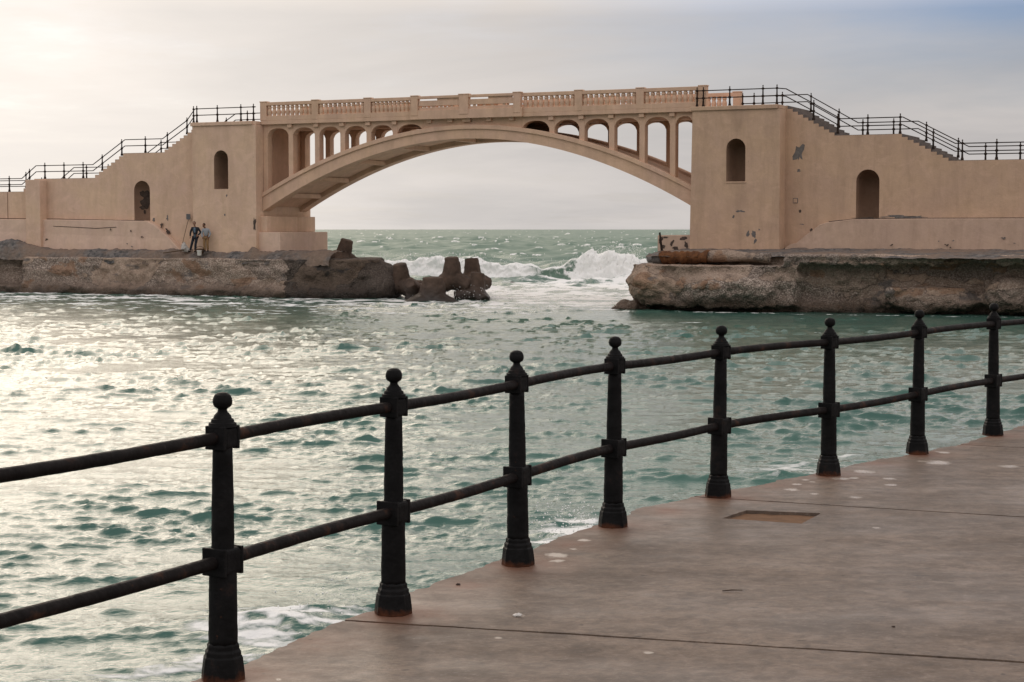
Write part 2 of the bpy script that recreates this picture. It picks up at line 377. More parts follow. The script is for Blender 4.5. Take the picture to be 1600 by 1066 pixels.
# left tower and right tower
lt_n=(-16.13,1.02,6.45,8.78); rt_n=(16.20,1.04,6.53,8.77)
lt=holed_wall('tower',[(-18.24,1.6),(-13.66,1.6),(-13.62,10.26),(-18.20,10.26)],[niche_loop(*lt_n)],-.70,5.4,PL,bridge)
rt=holed_wall('tower',[(13.66,1.6),(18.60,1.6),(18.55,10.26),(13.80,10.26)],[niche_loop(*rt_n)],-.70,5.4,PW,bridge)
for t,nn,(a,b),mt in ((lt,lt_n,(-18.20,-13.62),PL),(rt,rt_n,(13.80,18.55),PW)):
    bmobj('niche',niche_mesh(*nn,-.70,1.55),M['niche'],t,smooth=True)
    boxo('cornice',a-.09,b+(-.25 if a<0 else -.12),-.80,5.5,10.262,10.48,mt,t,bevel=.03)
    boxo('tower_top',a+.02,b-.02,-.66,5.36,10.27,10.47,mt,t)
boxo('sill_chip',15.66,16.78,-.735,-.60,6.44,6.53,PW,rt,.03)
# skewbacks and footing blocks under the springings
boxo('skewback',SPL-.3,SPL+.42,-.24,5.25,3.862,4.80,M['plaster'],bridge,.03)
boxo('footing_block',-14.05,-12.15,-.42,5.0,1.5,3.86,M['plaster_plinth'],bridge,.03)
fb=boxo('footing_block',11.80,13.70,-.50,5.0,1.5,3.72,M['plaster_plinth_worn_dimmed'],bridge,.04)
boxo('skewback',SPR-.14,SPR+.3,-.10,5.06,3.75,5.3,PW,bridge,.03)
for i,(px_,pz_,ra,rb) in enumerate(((11.98,3.45,.10,.16),(12.12,3.12,.12,.10),(12.62,3.30,.09,.20),(12.85,3.02,.20,.09),(13.28,3.55,.19,.09),(13.42,3.2,.10,.19),(12.25,3.60,.16,.05),(13.05,2.92,.3,.05))): blotch('peeled_patch',px_,pz_,ra,rb,-.503,M['hole'],fb,seed=i+100,rough=.42,k=26,lean=.3*(-1)**i)
blotch('peeled_patch',-13.75,4.35,.09,.33,-.71,M['hole'],bridge,seed=3,rough=.6)

# stair profiles
def stairs(x,z,x2,z2,n):
    d=(x2-x)/n; h=(z2-z)/n; out=[]
    for i in range(n): out+= [(x+d*i,z+h*(i+1)),(x+d*(i+1),z+h*(i+1))]
    return out
Lp=[(-18.15,10.46),(-18.50,10.46)]+stairs(-18.50,10.46,-21.40,8.78,10)+[(-24.30,8.78)]+stairs(-24.30,8.78,-26.85,7.26,8)+[(-31.45,7.26)]+stairs(-31.45,7.26,-32.65,6.45,4)+[(-62,6.45)]
Rp=[(18.50,10.46),(18.62,10.46)]+stairs(18.62,10.46,21.40,8.86,10)+[(24.60,8.86)]+stairs(24.60,8.86,27.25,7.47,9)+[(31.9,7.47)]+stairs(31.9,7.47,33.1,6.66,4)+[(62,6.66)]
ln=(-22.88,1.22,4.56,7.06); rn=(22.90,1.20,4.58,7.10)
lw=holed_wall('stair_wall',Lp+[(-62,1.6),(-18.15,1.6)],[niche_loop(*ln)],.42,4.7,PL,bridge)
rw=holed_wall('stair_wall',Rp+[(62,1.6),(18.50,1.6)],[niche_loop(*rn)],.42,4.7,PW,bridge)
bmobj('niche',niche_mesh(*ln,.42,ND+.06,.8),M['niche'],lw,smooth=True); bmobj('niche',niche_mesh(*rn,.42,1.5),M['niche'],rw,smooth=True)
for prof,w,x1 in ((Lp,lw,-62),(Rp,rw,62)):
    bm=bmesh.new(); sg=1 if x1>0 else -1
    prism(bm,[(x+sg*.015,z+.02) for x,z in prof]+[(x+sg*.015,z-.28) for x,z in prof[::-1]],.46,4.66); bmobj('stair_flight',bm,M['step'],w)
# joints, pier, plinths
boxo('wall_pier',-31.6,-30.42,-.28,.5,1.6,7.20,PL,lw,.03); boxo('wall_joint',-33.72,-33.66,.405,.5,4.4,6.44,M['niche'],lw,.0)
boxo('wall_pier',30.95,32.2,.34,.5,1.6,7.40,PW,rw,.03)
def plinth(pts,mat,w,y0):
    bm=bmesh.new(); a=[]; b=[]
    prism(bm,pts,y0,.60)
    bm.verts.ensure_lookup_table()
    for v in bm.verts:                                     # battered front
        if v.co.y<.3 and v.co.z<3.2: v.co.y-=.22
    return bmobj('plinth',bm,mat,w,bevel=.04)
plinth([(-62,4.70),(-40,4.70),(-31,4.66),(-26,4.60),(-22.25,4.54),(-21.6,4.25),(-20.6,3.5),(-19.55,2.72),(-19.4,1.5),(-62,1.5)],M['plaster_plinth'],lw,.02)
rp=[(18.66,1.5),(18.72,3.05),(18.95,3.26),(19.3,3.34),(19.75,3.72),(20.15,4.0),(20.5,4.28),(20.9,4.40),(22.25,4.55),(23.5,4.56),(26,4.58),(30.7,4.58),(62,4.6),(62,1.5)]
plinth(rp,M['plaster_plinth_worn_dimmed'],rw,.06)
# visible scars on the plaster
Y1=.42; YT=-.70
scars=[(rw,19.25,8.02,.24,.52,Y1,'patch',11,.6,-.06),(rw,19.28,7.1,.10,.07,Y1,'patch',12,.6,0),(rw,19.35,4.98,.07,.08,Y1,'hole',13,.4,0),(rw,20.05,3.98,.06,.10,Y1-.3,'hole',14,.4,0),
 (rt,16.45,5.0,.22,.06,YT,'patch',15,.8,0),(rt,16.9,3.78,.09,.14,YT,'patch',16,.35,.2),(rt,17.22,3.78,.11,.18,YT,'patch',17,.35,-.2),(rt,17.5,4.02,.05,.05,YT,'patch',18,.5,0),(rt,17.3,3.42,.07,.13,YT,'patch',19,.4,.3),(rt,16.1,4.7,.05,.09,YT,'patch',20,.6,.3),
 (rw,24.4,4.68,.62,.07,Y1,'patch',21,.7,0),(rw,25.4,4.66,.5,.05,Y1,'patch',22,.9,0),(rw,22.9,4.60,.62,.05,Y1,'hole',23,.7,0),
 (ln and lw,-22.0,4.62,.10,.12,Y1,'patch',31,.5,0),(lw,-20.95,4.72,.08,.14,Y1,'patch',32,.6,0),(lw,-21.35,4.25,.07,.16,Y1-.1,'hole',33,.7,.2),(lw,-20.9,3.9,.10,.18,Y1-.1,'hole',34,.7,-.4),
 (lt,-15.75,6.05,.05,.07,YT,'patch',35,.5,0),(lt,-15.9,4.9,.06,.06,YT,'patch',36,.5,0)]
for w,cx,cz,rx,rz,y,m,sd,rg,ln_ in scars: blotch('bare_patch',cx,cz,rx,rz,y,M[m],w,seed=sd,rough=rg,lean=ln_,k=26)
for i in range(9):
    rr=random.Random(i+900); blotch('bare_patch',rr.uniform(19.6,30.5),rr.uniform(3.1,3.5) if i%3 else rr.uniform(3.4,4.3),rr.uniform(.03,.10),rr.uniform(.02,.07),-.05-.11*(i%3>0),M['hole' if i%2 else 'patch'],rw,seed=200+i,rough=.9)
for i in range(8):
    rr=random.Random(i+700); blotch('bare_patch',rr.uniform(-32,-20.8),rr.uniform(2.95,3.3) if i%2 else rr.uniform(3.2,4.1),rr.uniform(.03,.11),rr.uniform(.02,.06),-.06-.12*(i%2),M['patch' if i%2 else 'hole'],lw,seed=300+i,rough=.9)
bm=bmesh.new(); pts=[(-29.6,4.22),(-28,4.16),(-26.2,4.08),(-24.6,4.16)]; tube(bm,[(x,.015,z) for x,z in pts],.022,5); bmobj('plaster_crack',bm,M['hole'],lw)
for w,pts in ((lw,[(-40,4.73),(-33,4.72),(-30,4.69),(-27,4.63),(-25,4.60),(-22.3,4.555)]),(rw,[(20.9,4.43),(21.6,4.5),(22.3,4.57),(24,4.585),(27,4.60),(31,4.60),(40,4.61)])):
    bm=bmesh.new(); q=[]
    for (x0,z0),(x1,z1) in zip(pts,pts[1:]):
        for k in range(6):
            f=k/6; x=x0+(x1-x0)*f; q.append((x,.40+.02*noise.noise(Vector((x*2,0,0))),z0+(z1-z0)*f+.02*noise.noise(Vector((x*3,4,0)))))
    tube(bm,q,[.016+.014*abs(noise.noise(Vector((p[0]*2,9,1)))) for p in q],5); bmobj('plaster_crack',bm,M['hole'],w)
# niche scar (left) and the small square plate (right)
bm=bmesh.new(); c=(-23.12,5.75)
for i,(dx,dz,rx,rz) in enumerate(((0,.45,.26,.22),(.12,.15,.22,.30),(-.05,-.1,.22,.30),(-.22,.55,.10,.15),(-.2,-.35,.10,.12),(-.12,-.62,.06,.12))):
    pts=[]
    for k in range(16):
        a=2*math.pi*k/16; q=1+.5*noise.noise(Vector((math.cos(a)*1.6+i*9,math.sin(a)*1.6,i))); pts.append((c[0]+dx+rx*q*math.cos(a),c[1]+dz+rz*q*math.sin(a)))
    def yy(x): 
        f=max(-1,min(1,(x-ln[0])/(.61))); return .42+(ND+.06)*math.sqrt(max(0,1-f*f))**.8-.02-i*.003
    vs=[bm.verts.new((x,yy(x),z)) for x,z in pts]; bm.faces.new(vs)
bmobj('bare_patch',bm,M['hole'],lw)
bm=bmesh.new(); box(bm,18.98,19.24,.395,.43,5.40,5.66); pl=bmobj('wall_plate',bm,M['patch'],rw); bm=bmesh.new(); box(bm,19.01,19.21,.388,.396,5.43,5.63); bmobj('plate_face',bm,PW,pl)

# ------------------------------------------------------------------ stair railings along the bridge approaches
def zprof(prof,s):
    """level of the walking surface, ramped along the nosings"""
    p=sorted(prof); 
    for (x0,z0),(x1,z1) in zip(p,p[1:]):
        if x0-1e-6<=s<=x1+1e-6 and x1>x0: return z0+(z1-z0)*(s-x0)/(x1-x0)
    return p[-1][1] if s>p[-1][0] else p[0][1]
Lr=[(-13.6,10.48),(-18.5,10.48),(-21.4,8.80),(-24.3,8.80),(-26.85,7.28),(-31.45,7.28),(-32.65,6.47),(-62,6.47)]
Rr=[(13.6,10.48),(18.6,10.48),(21.4,8.88),(24.6,8.88),(27.25,7.49),(31.9,7.49),(33.1,6.68),(62,6.68)]
def rp_mesh(bm):
    lathe(bm,[(.085,0),(.075,.10),(.055,.16),(.045,.40),(.075,.41),(.075,.51),(.042,.52),(.036,.80),(.070,.81),(.070,.89),(.040,.90),(.022,.96),(.036,.985),(.036,1.01),(.015,1.04),(0,1.045)],8)
rp0=None
def stair_railing(label,prof,ymap,posts,ends):
    global rp0
    s0=posts[0]; r=empty('stair_railing',bw(s0,ymap(s0),zprof(prof,s0)),BROT)
    tag(r,label,'railing','iron railings along the bridge stairs')
    off=Vector((s0,ymap(s0),zprof(prof,s0)))
    for s in posts:
        z=zprof(prof,s); loc=Vector((s,ymap(s),z))-off
        if rp0 is None:
            bm=bmesh.new(); rp_mesh(bm); rp0=bmobj('post',bm,M['far_iron'],r,smooth=False); rp0.location=loc
        else: dup(rp0,r,loc)
    xs=sorted(set([x for x,_ in prof if min(ends)<=x<=max(ends)]+list(ends)+[p for p in posts]))
    for nm,h in (('handrail',.85),('mid_rail',.46)):
        bm=bmesh.new(); tube(bm,[Vector((x,ymap(x),zprof(prof,x)+h))-off for x in xs],.030,6); bmobj(nm,bm,M['far_iron'],r)
def ynear(s): 
    a=abs(s); return -.42 if a<18.35 else (.62 if a>18.75 else -.42+1.04*(a-18.35)/.4)
def yfar(s): return 4.35
stair_railing('near stair railing left of the arch, rising above the two men',Lr,ynear,[-13.95,-14.85,-16.55,-18.05,-18.42,-19.54,-21.03,-22.72,-24.55,-26.10,-27.63,-29.17,-30.73,-32.0,-32.3,-33.7,-35.3,-37],(-13.8,-44))
stair_railing('far stair railing left of the arch, mostly hidden behind the nearer one',Lr,yfar,[-14.6,-16.1,-17.6,-19.2,-20.75,-22.6,-24.3,-27.1,-28.6,-30.4,-32.3,-34.2],(-14.3,-44))
stair_railing('near stair railing right of the arch, above the grey wall scar',Rr,ynear,[13.95,14.3,15.75,17.55,18.30,19.97,21.25,22.81,24.47,26.15,27.6,29.28,30.95,32.6],(13.9,44))
stair_railing('far stair railing right of the arch, beyond the dark steps',Rr,yfar,[14.95,15.6,17.2,18.8,20.35,21.65,23.30,25.03,26.70,28.1,29.85,31.5,33.2],(14.9,44))
# ------------------------------------------------------------------ rock platforms the bridge stands on
def ellip(bm,c,r,rot=0,sub=3):
    g=bmesh.ops.create_icosphere(bm,subdivisions=sub,radius=1.)
    mt=Matrix.Translation(c)@Matrix.Rotation(rot,4,'Z')@Matrix.Diagonal((*r,1))
    bmesh.ops.transform(bm,matrix=mt,verts=g['verts'])
def slabpoly(bm,pts,z0,z1):
    a=[bm.verts.new((x,y,z0)) for x,y in pts]; b=[bm.verts.new((x,y,z1)) for x,y in pts]; n=len(pts)
    for i in range(n): bm.faces.new((a[i],a[(i+1)%n],b[(i+1)%n],b[i]))
    bm.faces.new(a[::-1]); bm.faces.new(b)
def setme(name,me,mats,parent=None,smooth=True):
    me.name=name; me.materials.clear()
    for m in mats: me.materials.append(m)
    if smooth: me.polygons.foreach_set('use_smooth',[True]*len(me.polygons))
    return link(bpy.data.objects.new(name,me),parent)
def rockdisp(a1,a2,a3,top=None):
    def f(p,n):
        d=a1*frac(p*.55+Vector((3,1,7)))+a2*frac(p*1.7)+a3*(noise.turbulence(p*4.5,3,False)-.6)
        cr=noise.voronoi(Vector((p.x*.42,p.y*.3,p.z*.75))+Vector((.25*noise.noise(p*1.3),0,.2*noise.noise(p*1.1))))[0]; d-=.13*max(0,1-(cr[1]-cr[0])/.12)*(1-abs(n.z))
        ledge=.5*math.sin(p.z*5+2*noise.noise(p*.4))*a2
        k=1-.75*max(0,n.z) 
        return (d+ledge*(1-abs(n.z)))*k
    return f
# left platform
bm=bmesh.new()
slabpoly(bm,[(-30.9,-1.55),(-17.5,-1.45),(-10.7,-1.45),(-7.6,-1.0),(-6.3,-.3),(-6.0,.8),(-7.6,4),(-9.0,6.5),(-30.9,7)],-1.,2.28)
slabpoly(bm,[(-64,-.6),(-30.8,-.6),(-30.8,7),(-64,7)],-1.,2.25)
slabpoly(bm,[(-64,-1.7),(-20,-1.9),(-10.7,-1.75),(-7,-1.2),(-5.0,.1),(-4.9,1.5),(-8.,6.5),(-64,7.2)],-1.2,.50)
slabpoly(bm,[(-30.8,-1.75),(-26.7,-1.72),(-26.8,3),(-30.8,3)],.3,1.55)
ellip(bm,(-7.6,1.4,1.2),(2.5,2.2,1.12)); ellip(bm,(-5.7,.8,.55),(1.1,1.5,.95)); ellip(bm,(-9.3,.2,1.5),(2.2,1.7,.85))
me=remeshed(bm,.13,3); displace(me,rockdisp(.16,.10,.09))
me.materials.append(M['rock']); me.materials.append(M['rock_tip'])
lrock=setme('rock_platform',me,[M['rock'],M['rock_tip']],None)
for p in me.polygons:
    c=p.center
    if c.x+.7*noise.noise(Vector((c.y*.7,c.z*.9,3)))*2>-11.3: p.material_index=1
lrock.location=BR; lrock.rotation_euler=(0,0,BROT)
tag(lrock,'long flat-topped rock and concrete platform left of the gap, two men standing on it','rock platform')
# rubble bank between platform top and wall foot
def rubble_bank(name,x0,x1,prof,label,amp=.08,dx=.14,mound=None):
    nx=int((x1-x0)/dx); vs=[]; nv=len(prof)*3-2
    for i in range(nx+1):
        x=x0+dx*i
        for j in range(nv):
            k,f=divmod(j,3); f/=3
            a=prof[k]; b=prof[min(k+1,len(prof)-1)]
            y=a[0]+(b[0]-a[0])*f; z=a[1]+(b[1]-a[1])*f
            q=Vector((x,y,z)); z+=amp*(frac(q*1.3)+.7*noise.turbulence(q*4,3,False)-.5)
            if mound: z+=mound(x,y)
            vs.append((x,y+.1*noise.noise(q*2),z))
    fs=[(i*nv+j,(i+1)*nv+j,(i+1)*nv+j+1,i*nv+j+1) for i in range(nx) for j in range(nv-1)]
    o=meshobj(name,vs,fs,M['rubble'],None,True); o.location=BR; o.rotation_euler=(0,0,BROT)
    return tag(o,label,'rubble',kind='stuff')
def mnd(x,y): 
    return .62*math.exp(-((x+32.6)/1.9)**2-((y+.5)/.8)**2)+.42*math.exp(-((x+13.75)/.3)**2-((y+.95)/.35)**2)+.12*math.exp(-((x+20.1)/.7)**2-((y+.8)/.4)**2)
rubble_bank('rubble',-62,-8.2,[(-1.32,1.95),(-1.25,2.25),(-1.0,2.55),(-.75,2.70),(-.3,2.78),(.3,2.80),(.7,2.8)],'loose grey rubble along the foot of the left bridge wall',.09,.14,mnd)
# right platform
bm=bmesh.new()
slabpoly(bm,[(13.6,-7.0),(17,-7.3),(21.2,-6.4),(21.2,5),(12.2,5),(12.0,-5)],.2,2.28)
slabpoly(bm,[(21.25,-5.3),(28.7,-3.9),(40,-3.6),(64,-3.5),(64,6),(21.25,6)],.2,2.30)
slabpoly(bm,[(20.5,-6.6),(28.7,-5.2),(40,-4.8),(64,-4.6),(64,6),(20.5,6)],2.36,2.84)
slabpoly(bm,[(17.2,-5.3),(20.6,-5.8),(20.6,6),(13.4,6),(13.4,-2.5)],2.2,2.80)
slabpoly(bm,[(12.6,-5.2),(15,-6.2),(20,-6.0),(22,-5.3),(28,-3.9),(64,-3.5),(64,5),(11.8,5)],-1.2,.45)
slabpoly(bm,[(25.2,-5.6),(28.9,-4.9),(28.9,-3),(25.2,-3)],.55,1.28)
ellip(bm,(13.7,-5.7,1.25),(1.55,1.9,1.08)); ellip(bm,(12.6,-3.4,1.0),(1.2,2,.9)); ellip(bm,(17.4,-6.4,1.15),(2.9,1.5,.95)); ellip(bm,(27,-4.3,.6),(2.6,1.4,.75)); ellip(bm,(30.8,-4.2,.9),(1.3,1.4,.95))
me=remeshed(bm,.12,3); displace(me,rockdisp(.19,.13,.11))
rrock=setme('rock_platform',me,[M['rock']],None); rrock.location=BR; rrock.rotation_euler=(0,0,BROT)
tag(rrock,'pebbly concrete and rock platform right of the gap with an overhanging ledge and undercut foot','rock platform')
rubble_bank('rubble',13.2,62,[(-6.0,2.72),(-5,2.86),(-4,2.9),(-2,2.95),(-1.0,3.0),(-.4,3.06),(.3,3.1),(.7,3.1)],'grey rubble strip along the foot of the right bridge wall',.055,.16)
def boulder(name,loc,r,rot,mat,label,seed,vox=.06):
    bm=bmesh.new(); ellip(bm,(0,0,0),r,rot,4); me=bpy.data.meshes.new(name); bm.to_mesh(me); bm.free(); me.update()
    sd=Vector((seed*3.3,seed,seed*1.7)); k=max(r); displace(me,lambda p,n:k*(.22*frac(p*1.1/k+sd)+.12*frac(p*2.6/k+sd)+.05*frac(p*7/k)))
    o=setme(name,me,[mat],None); o.location=loc; return tag(o,label,'rock')
def seaat(px,py,z=0.):
    f=2666.667; p=math.atan((533-356.5)/f); u=(px-800)/f; v=-(py-533)/f
    d=Vector((u,math.cos(p)+v*math.sin(p),-math.sin(p)+v*math.cos(p))); return Vector((0,0,4.1))+d*((z-4.1)/d.z)
boulder('rock',seaat(990,484)+Vector((0,.6,.05)),(1.05,.8,.36),.2,M['rock'],'low flat wet rock at the water against the tip of the right platform',5)
boulder('rock',seaat(797,447)+Vector((0,.2,.0)),(.55,.5,.22),0,M['rock_tip'],'small dark rock awash in the foam in the middle of the gap',9)
boulder('rock',bw(12.05,-1.2,2.45),(.62,.6,.32),0,M['patch'],'dark grey stone lump on the right platform, seaward of the rusty pipe',12)

# ------------------------------------------------------------------ tetrapods
def tetrapod_mesh():
    bm=bmesh.new(); dirs=[Vector((0,0,1))]+[Vector((math.cos(a)*.943,math.sin(a)*.943,-.333)) for a in (R(-90),R(30),R(150))]
    for d in dirs:
        q=d.to_track_quat('Z','Y').to_matrix().to_4x4()
        s=bmesh.new(); lathe(s,[(.64,-.15),(.63,.15),(.45,1.25),(.41,1.33),(.30,1.345)],20); bmesh.ops.transform(s,matrix=q,verts=s.verts)
        t=bpy.data.meshes.new('t'); s.to_mesh(t); s.free(); bm.from_mesh(t); bpy.data.meshes.remove(t)
    me=remeshed(bm,.045,3); displace(me,lambda p,n:.035*frac(p*1.6)+.02*frac(p*5)); return me
tm=tetrapod_mesh(); TP=[]
def tetrapod(loc,rot,sc,label):
    if not TP: o=setme('tetrapod',tm,[M['tetra']],None); TP.append(o)
    else: o=TP[0].copy(); COL.objects.link(o)
    o.location=loc; o.rotation_euler=[R(a) for a in rot]; o.scale=sc if isinstance(sc,tuple) else (sc,)*3
    return tag(o,label,'tetrapod','concrete tetrapods off the tip of the left platform')
def colat(px,Y,z): return Vector(((px-800)/2666.667*(Y*.9978+(4.1-z)*.066),Y,z))
tetrapod(colat(676,96.8,.02),(3,-3,60),(1.34,1.34,.98),'broad low tetrapod nearest the camera, squatting in the water with three legs spread')
tetrapod(colat(707,98.6,1.18),(2,-8,62),.94,'tallest tetrapod, one blunt leg standing straight up behind the broad front one')
tetrapod(colat(739,101.8,1.10),(-3,-4,10),.90,'upright tetrapod leg behind the rightmost short one, farther out in the surf')
tetrapod(colat(743,98.2,.34),(3,6,30),.90,'short rightmost tetrapod leg with surf breaking over its foot')
tetrapod(colat(628,100.2,.85),(8,-12,35),.90,'leftmost tetrapod in the water, rounded leg rising beside the rock tip')
tetrapod(colat(648,98.3,.52),(60,20,-30),.70,'toppled tetrapod lying on its side between the rock tip and the broad front one')
tetrapod(colat(668,99.6,.45),(66,0,25),.85,'tipped tetrapod with two blunt legs showing just behind the broad front one')
tetrapod(colat(536,104.2,2.35),(8,14,0),.82,'single tetrapod on the left platform beside the pale footing block')

# ------------------------------------------------------------------ rusty pipe and stake on the right platform
pr=empty('rusted_pipe',bw(13.85,-5.55,2.56),BROT+R(-5)); tag(pr,'thick rusted pipe lying on the right platform below the tower','pipe')
bm=bmesh.new()
k=40; tube(bm,[(.05+2.55*i/k,.05*math.sin(i*.3),.10*(i/k)+.03*noise.noise(Vector((i*.3,0,0)))) for i in range(k+1)],[.31+.05*noise.noise(Vector((i*.35,5,1)))+(.03 if i<8 else 0) for i in range(k+1)],18)
me=bpy.data.meshes.new('pipe'); bm.to_mesh(me); bm.free(); displace(me,lambda p,n:.10*frac(p*2.5)); setme('pipe',me,[M['rusty']],pr)
bm=bmesh.new(); tube(bm,[(-.42,0,.0),(-.40,0,.0),(-.05,0,0),(.08,0,0)],[.22,.26,.27,.25],16); bmobj('pipe_end',bm,M['patch'],pr,True)
bm=bmesh.new(); tube(bm,[(2.55,.05,.1),(3.6,.0,.12),(4.9,-.1,.1),(5.9,-.1,.08)],[.27,.28,.26,.22],14)
me=bpy.data.meshes.new('encasement'); bm.to_mesh(me); bm.free(); displace(me,lambda p,n:.13*frac(p*1.8)); setme('concrete_casing',me,[M['rock']],pr)
st=empty('iron_stake',bw(12.35,-1.6,2.85),BROT); tag(st,'dark iron stake leaning in front of the peeling block on the right','stake')
bm=bmesh.new(); tube(bm,[(.12,0,0),(.04,0,.55),(-.02,0,1.02)],[.075,.062,.05],8); bmobj('shaft',bm,M['far_iron'],st)
bm=bmesh.new(); lathe(bm,[(.30,0),(.24,.06),(.12,.10),(.08,.12)],10); b=bmobj('base_lump',bm,M['hole'],st); b.location=(.12,0,-.05)

# ------------------------------------------------------------------ the two men and their things
def skin_chain(name,joints,edges,root,mat,parent,sub=1,head=None,voxel=None,extra=None):
    """joints {name:(pos,radius)}; grow one skin over the connected edges"""
    names=list(joints); ix={k:i for i,k in enumerate(names)}
    me=bpy.data.meshes.new(name); me.from_pydata([joints[k][0] for k in names],[(ix[a],ix[b]) for a,b in edges],[])
    o=bpy.data.objects.new(name,me); COL.objects.link(o)
    m=o.modifiers.new('skin','SKIN'); m.use_smooth_shade=True
    for i,k in enumerate(names):
        r=joints[k][1]; r=(r,r) if not isinstance(r,tuple) else r
        me.skin_vertices[0].data[i].radius=r; me.skin_vertices[0].data[i].use_root=(k==root)
    s=o.modifiers.new('sub','SUBSURF'); s.levels=sub; s.render_levels=sub
    out=evaluated(o); bpy.data.objects.remove(o); bpy.data.meshes.remove(me)
    if head or extra:
        bm=bmesh.new(); bm.from_mesh(out); bpy.data.meshes.remove(out)
        if head: head(bm)
        out=remeshed(bm,voxel or .012,1)
    return setme(name,out,[mat],parent)
def person(loc,label,pose,skin,top,shirt,legs,scale):
    r=empty('person',loc,R(-8)); r.scale=(scale,)*3; tag(r,label,'person')
    J=pose
    body={k:(J[k],rr) for k,rr in dict(pelvis=(.14,.10),waist=(.125,.095),chest=(.155,.11),neckb=.07,neck=.058,headb=.062,shL=.06,elL=.043,wrL=.03,shR=.06,elR=.043,wrR=.03,hipL=.085,knL=.062,anL=.042,hipR=.085,knR=.062,anR=.042,toeL=.038,toeR=.038).items()}
    E=[('pelvis','waist'),('waist','chest'),('chest','neckb'),('neckb','neck'),('neck','headb'),('chest','shL'),('shL','elL'),('elL','wrL'),('chest','shR'),('shR','elR'),('elR','wrR'),
       ('pelvis','hipL'),('hipL','knL'),('knL','anL'),('anL','toeL'),('pelvis','hipR'),('hipR','knR'),('knR','anR'),('anR','toeR')]
    # hands: palm, four unequal bent fingers, thumb leaving the side of the palm
    for sd in 'LR':
        w=Vector(J['wr'+sd]); e=Vector(J['el'+sd]); d=(w-e).normalized(); side=d.cross(Vector((0,-1,0))).normalized(); nrm=side.cross(d)
        pk='pl'+sd; body[pk]=(tuple(w+d*.055),(.032,.018)); E.append(('wr'+sd,pk))
        for i,(off,L) in enumerate(((-.030,.068),(-.010,.078),(.010,.073),(.028,.058))):
            a=w+d*.085+side*off; b=a+d*L*.5+nrm*.008; c=b+d*L*.42+nrm*.022
            for q,(nm,pp,rr) in enumerate((('a',a,.010),('b',b,.009),('c',c,.0075))): body[f'f{sd}{i}{nm}']=(tuple(pp),rr)
            E+= [(pk,f'f{sd}{i}a'),(f'f{sd}{i}a',f'f{sd}{i}b'),(f'f{sd}{i}b',f'f{sd}{i}c')]
        t=w+d*.035-side*.035; u=t+d*.03-side*.018+nrm*.012
        body['t'+sd+'a']=(tuple(t),.011); body['t'+sd+'b']=(tuple(u),.009); E+= [(pk,'t'+sd+'a'),('t'+sd+'a','t'+sd+'b')]
    hc=Vector(J['head']); hd=Vector(J['look']).normalized(); sdv=hd.cross(Vector((0,0,1))).normalized()
    def head(bm):
        rz=math.atan2(hd.y,hd.x)+math.pi/2
        ellip(bm,hc+Vector((0,0,.02)),(.078,.098,.105),rz); ellip(bm,hc+hd*.025+Vector((0,0,-.055)),(.058,.068,.065),rz)
        ellip(bm,hc+hd*.105+Vector((0,0,-.012)),(.013,.018,.024),rz,2)
        ellip(bm,hc+hd*.085+Vector((0,0,-.055)),(.025,.014,.010),rz,2)
        for s in (-1,1): ellip(bm,hc+sdv*s*.080+Vector((0,0,-.005)),(.012,.022,.030),rz,2)
    b=skin_chain('body',body,E,'pelvis',M[skin],r,1,head,.011)
    hz=math.atan2(hd.y,hd.x)+math.pi/2
    bm=bmesh.new(); ellip(bm,hc+Vector((0,0,.035))-hd*.012,(.086,.101,.103),hz)
    for v in list(bm.verts):
        q=v.co-hc
        if q.dot(hd)>.035 and q.z<.085 or q.z<-.045: v.co=hc+q*.82
    bmobj('hair',bm,M['hair'],r,True)
    for s in (-1,1):
        bm=bmesh.new(); ellip(bm,hc+hd*.086+sdv*s*.032+Vector((0,0,.012)),(.013,.009,.007),hz,2); bmobj('eye',bm,M['hair'],r,True)
    tj={k:(J[k],rr) for k,rr in dict(pelvis=(.172,.130),waist=(.158,.122),chest=(.178,.130),neckb=.085,shL=.080,elL=.062,shR=.080,elR=.062).items()}
    tj['pelvis']=(tuple(Vector(J['pelvis'])-Vector((0,0,.07 if top=='jacket' else .02))),tj['pelvis'][1])
    for sd in 'LR': 
        w=Vector(J['wr'+sd]); e=Vector(J['el'+sd]); tj['wr'+sd]=(tuple(w),.050)
    skin_chain('jacket' if top=='jacket' else 'sweater',tj,[('pelvis','waist'),('waist','chest'),('chest','neckb'),('chest','shL'),('shL','elL'),('elL','wrL'),('chest','shR'),('shR','elR'),('elR','wrR')],'pelvis',M[top],r,1)
    if shirt:
        c=Vector(J['chest']); p=Vector(J['pelvis']); q=[c+Vector((0,-.135,.13)),c+Vector((0,-.158,0)),Vector(J['waist'])+Vector((0,-.145,0)),p+Vector((0,-.150,-.08))]
        bm=bmesh.new(); wv=[]
        for v,h in zip(q,(.055,.062,.055,.06)): wv.append([bm.verts.new(v+Vector((x*h,abs(x)*.02,0))) for x in (-1,-.5,0,.5,1)])
        for a,b2 in zip(wv,wv[1:]):
            for i in range(4): bm.faces.new((a[i],a[i+1],b2[i+1],b2[i]))
        so=bmobj('shirt_front',bm,M[shirt],r,True); so.modifiers.new('t','SOLIDIFY').thickness=.02
    lj={k:(J[k],rr) for k,rr in dict(pelvis=(.150,.118),hipL=.102,knL=.080,anL=.065,hipR=.102,knR=.080,anR=.065).items()}
    skin_chain('trousers',lj,[('pelvis','hipL'),('hipL','knL'),('knL','anL'),('pelvis','hipR'),('hipR','knR'),('knR','anR')],'pelvis',M[legs],r,1)
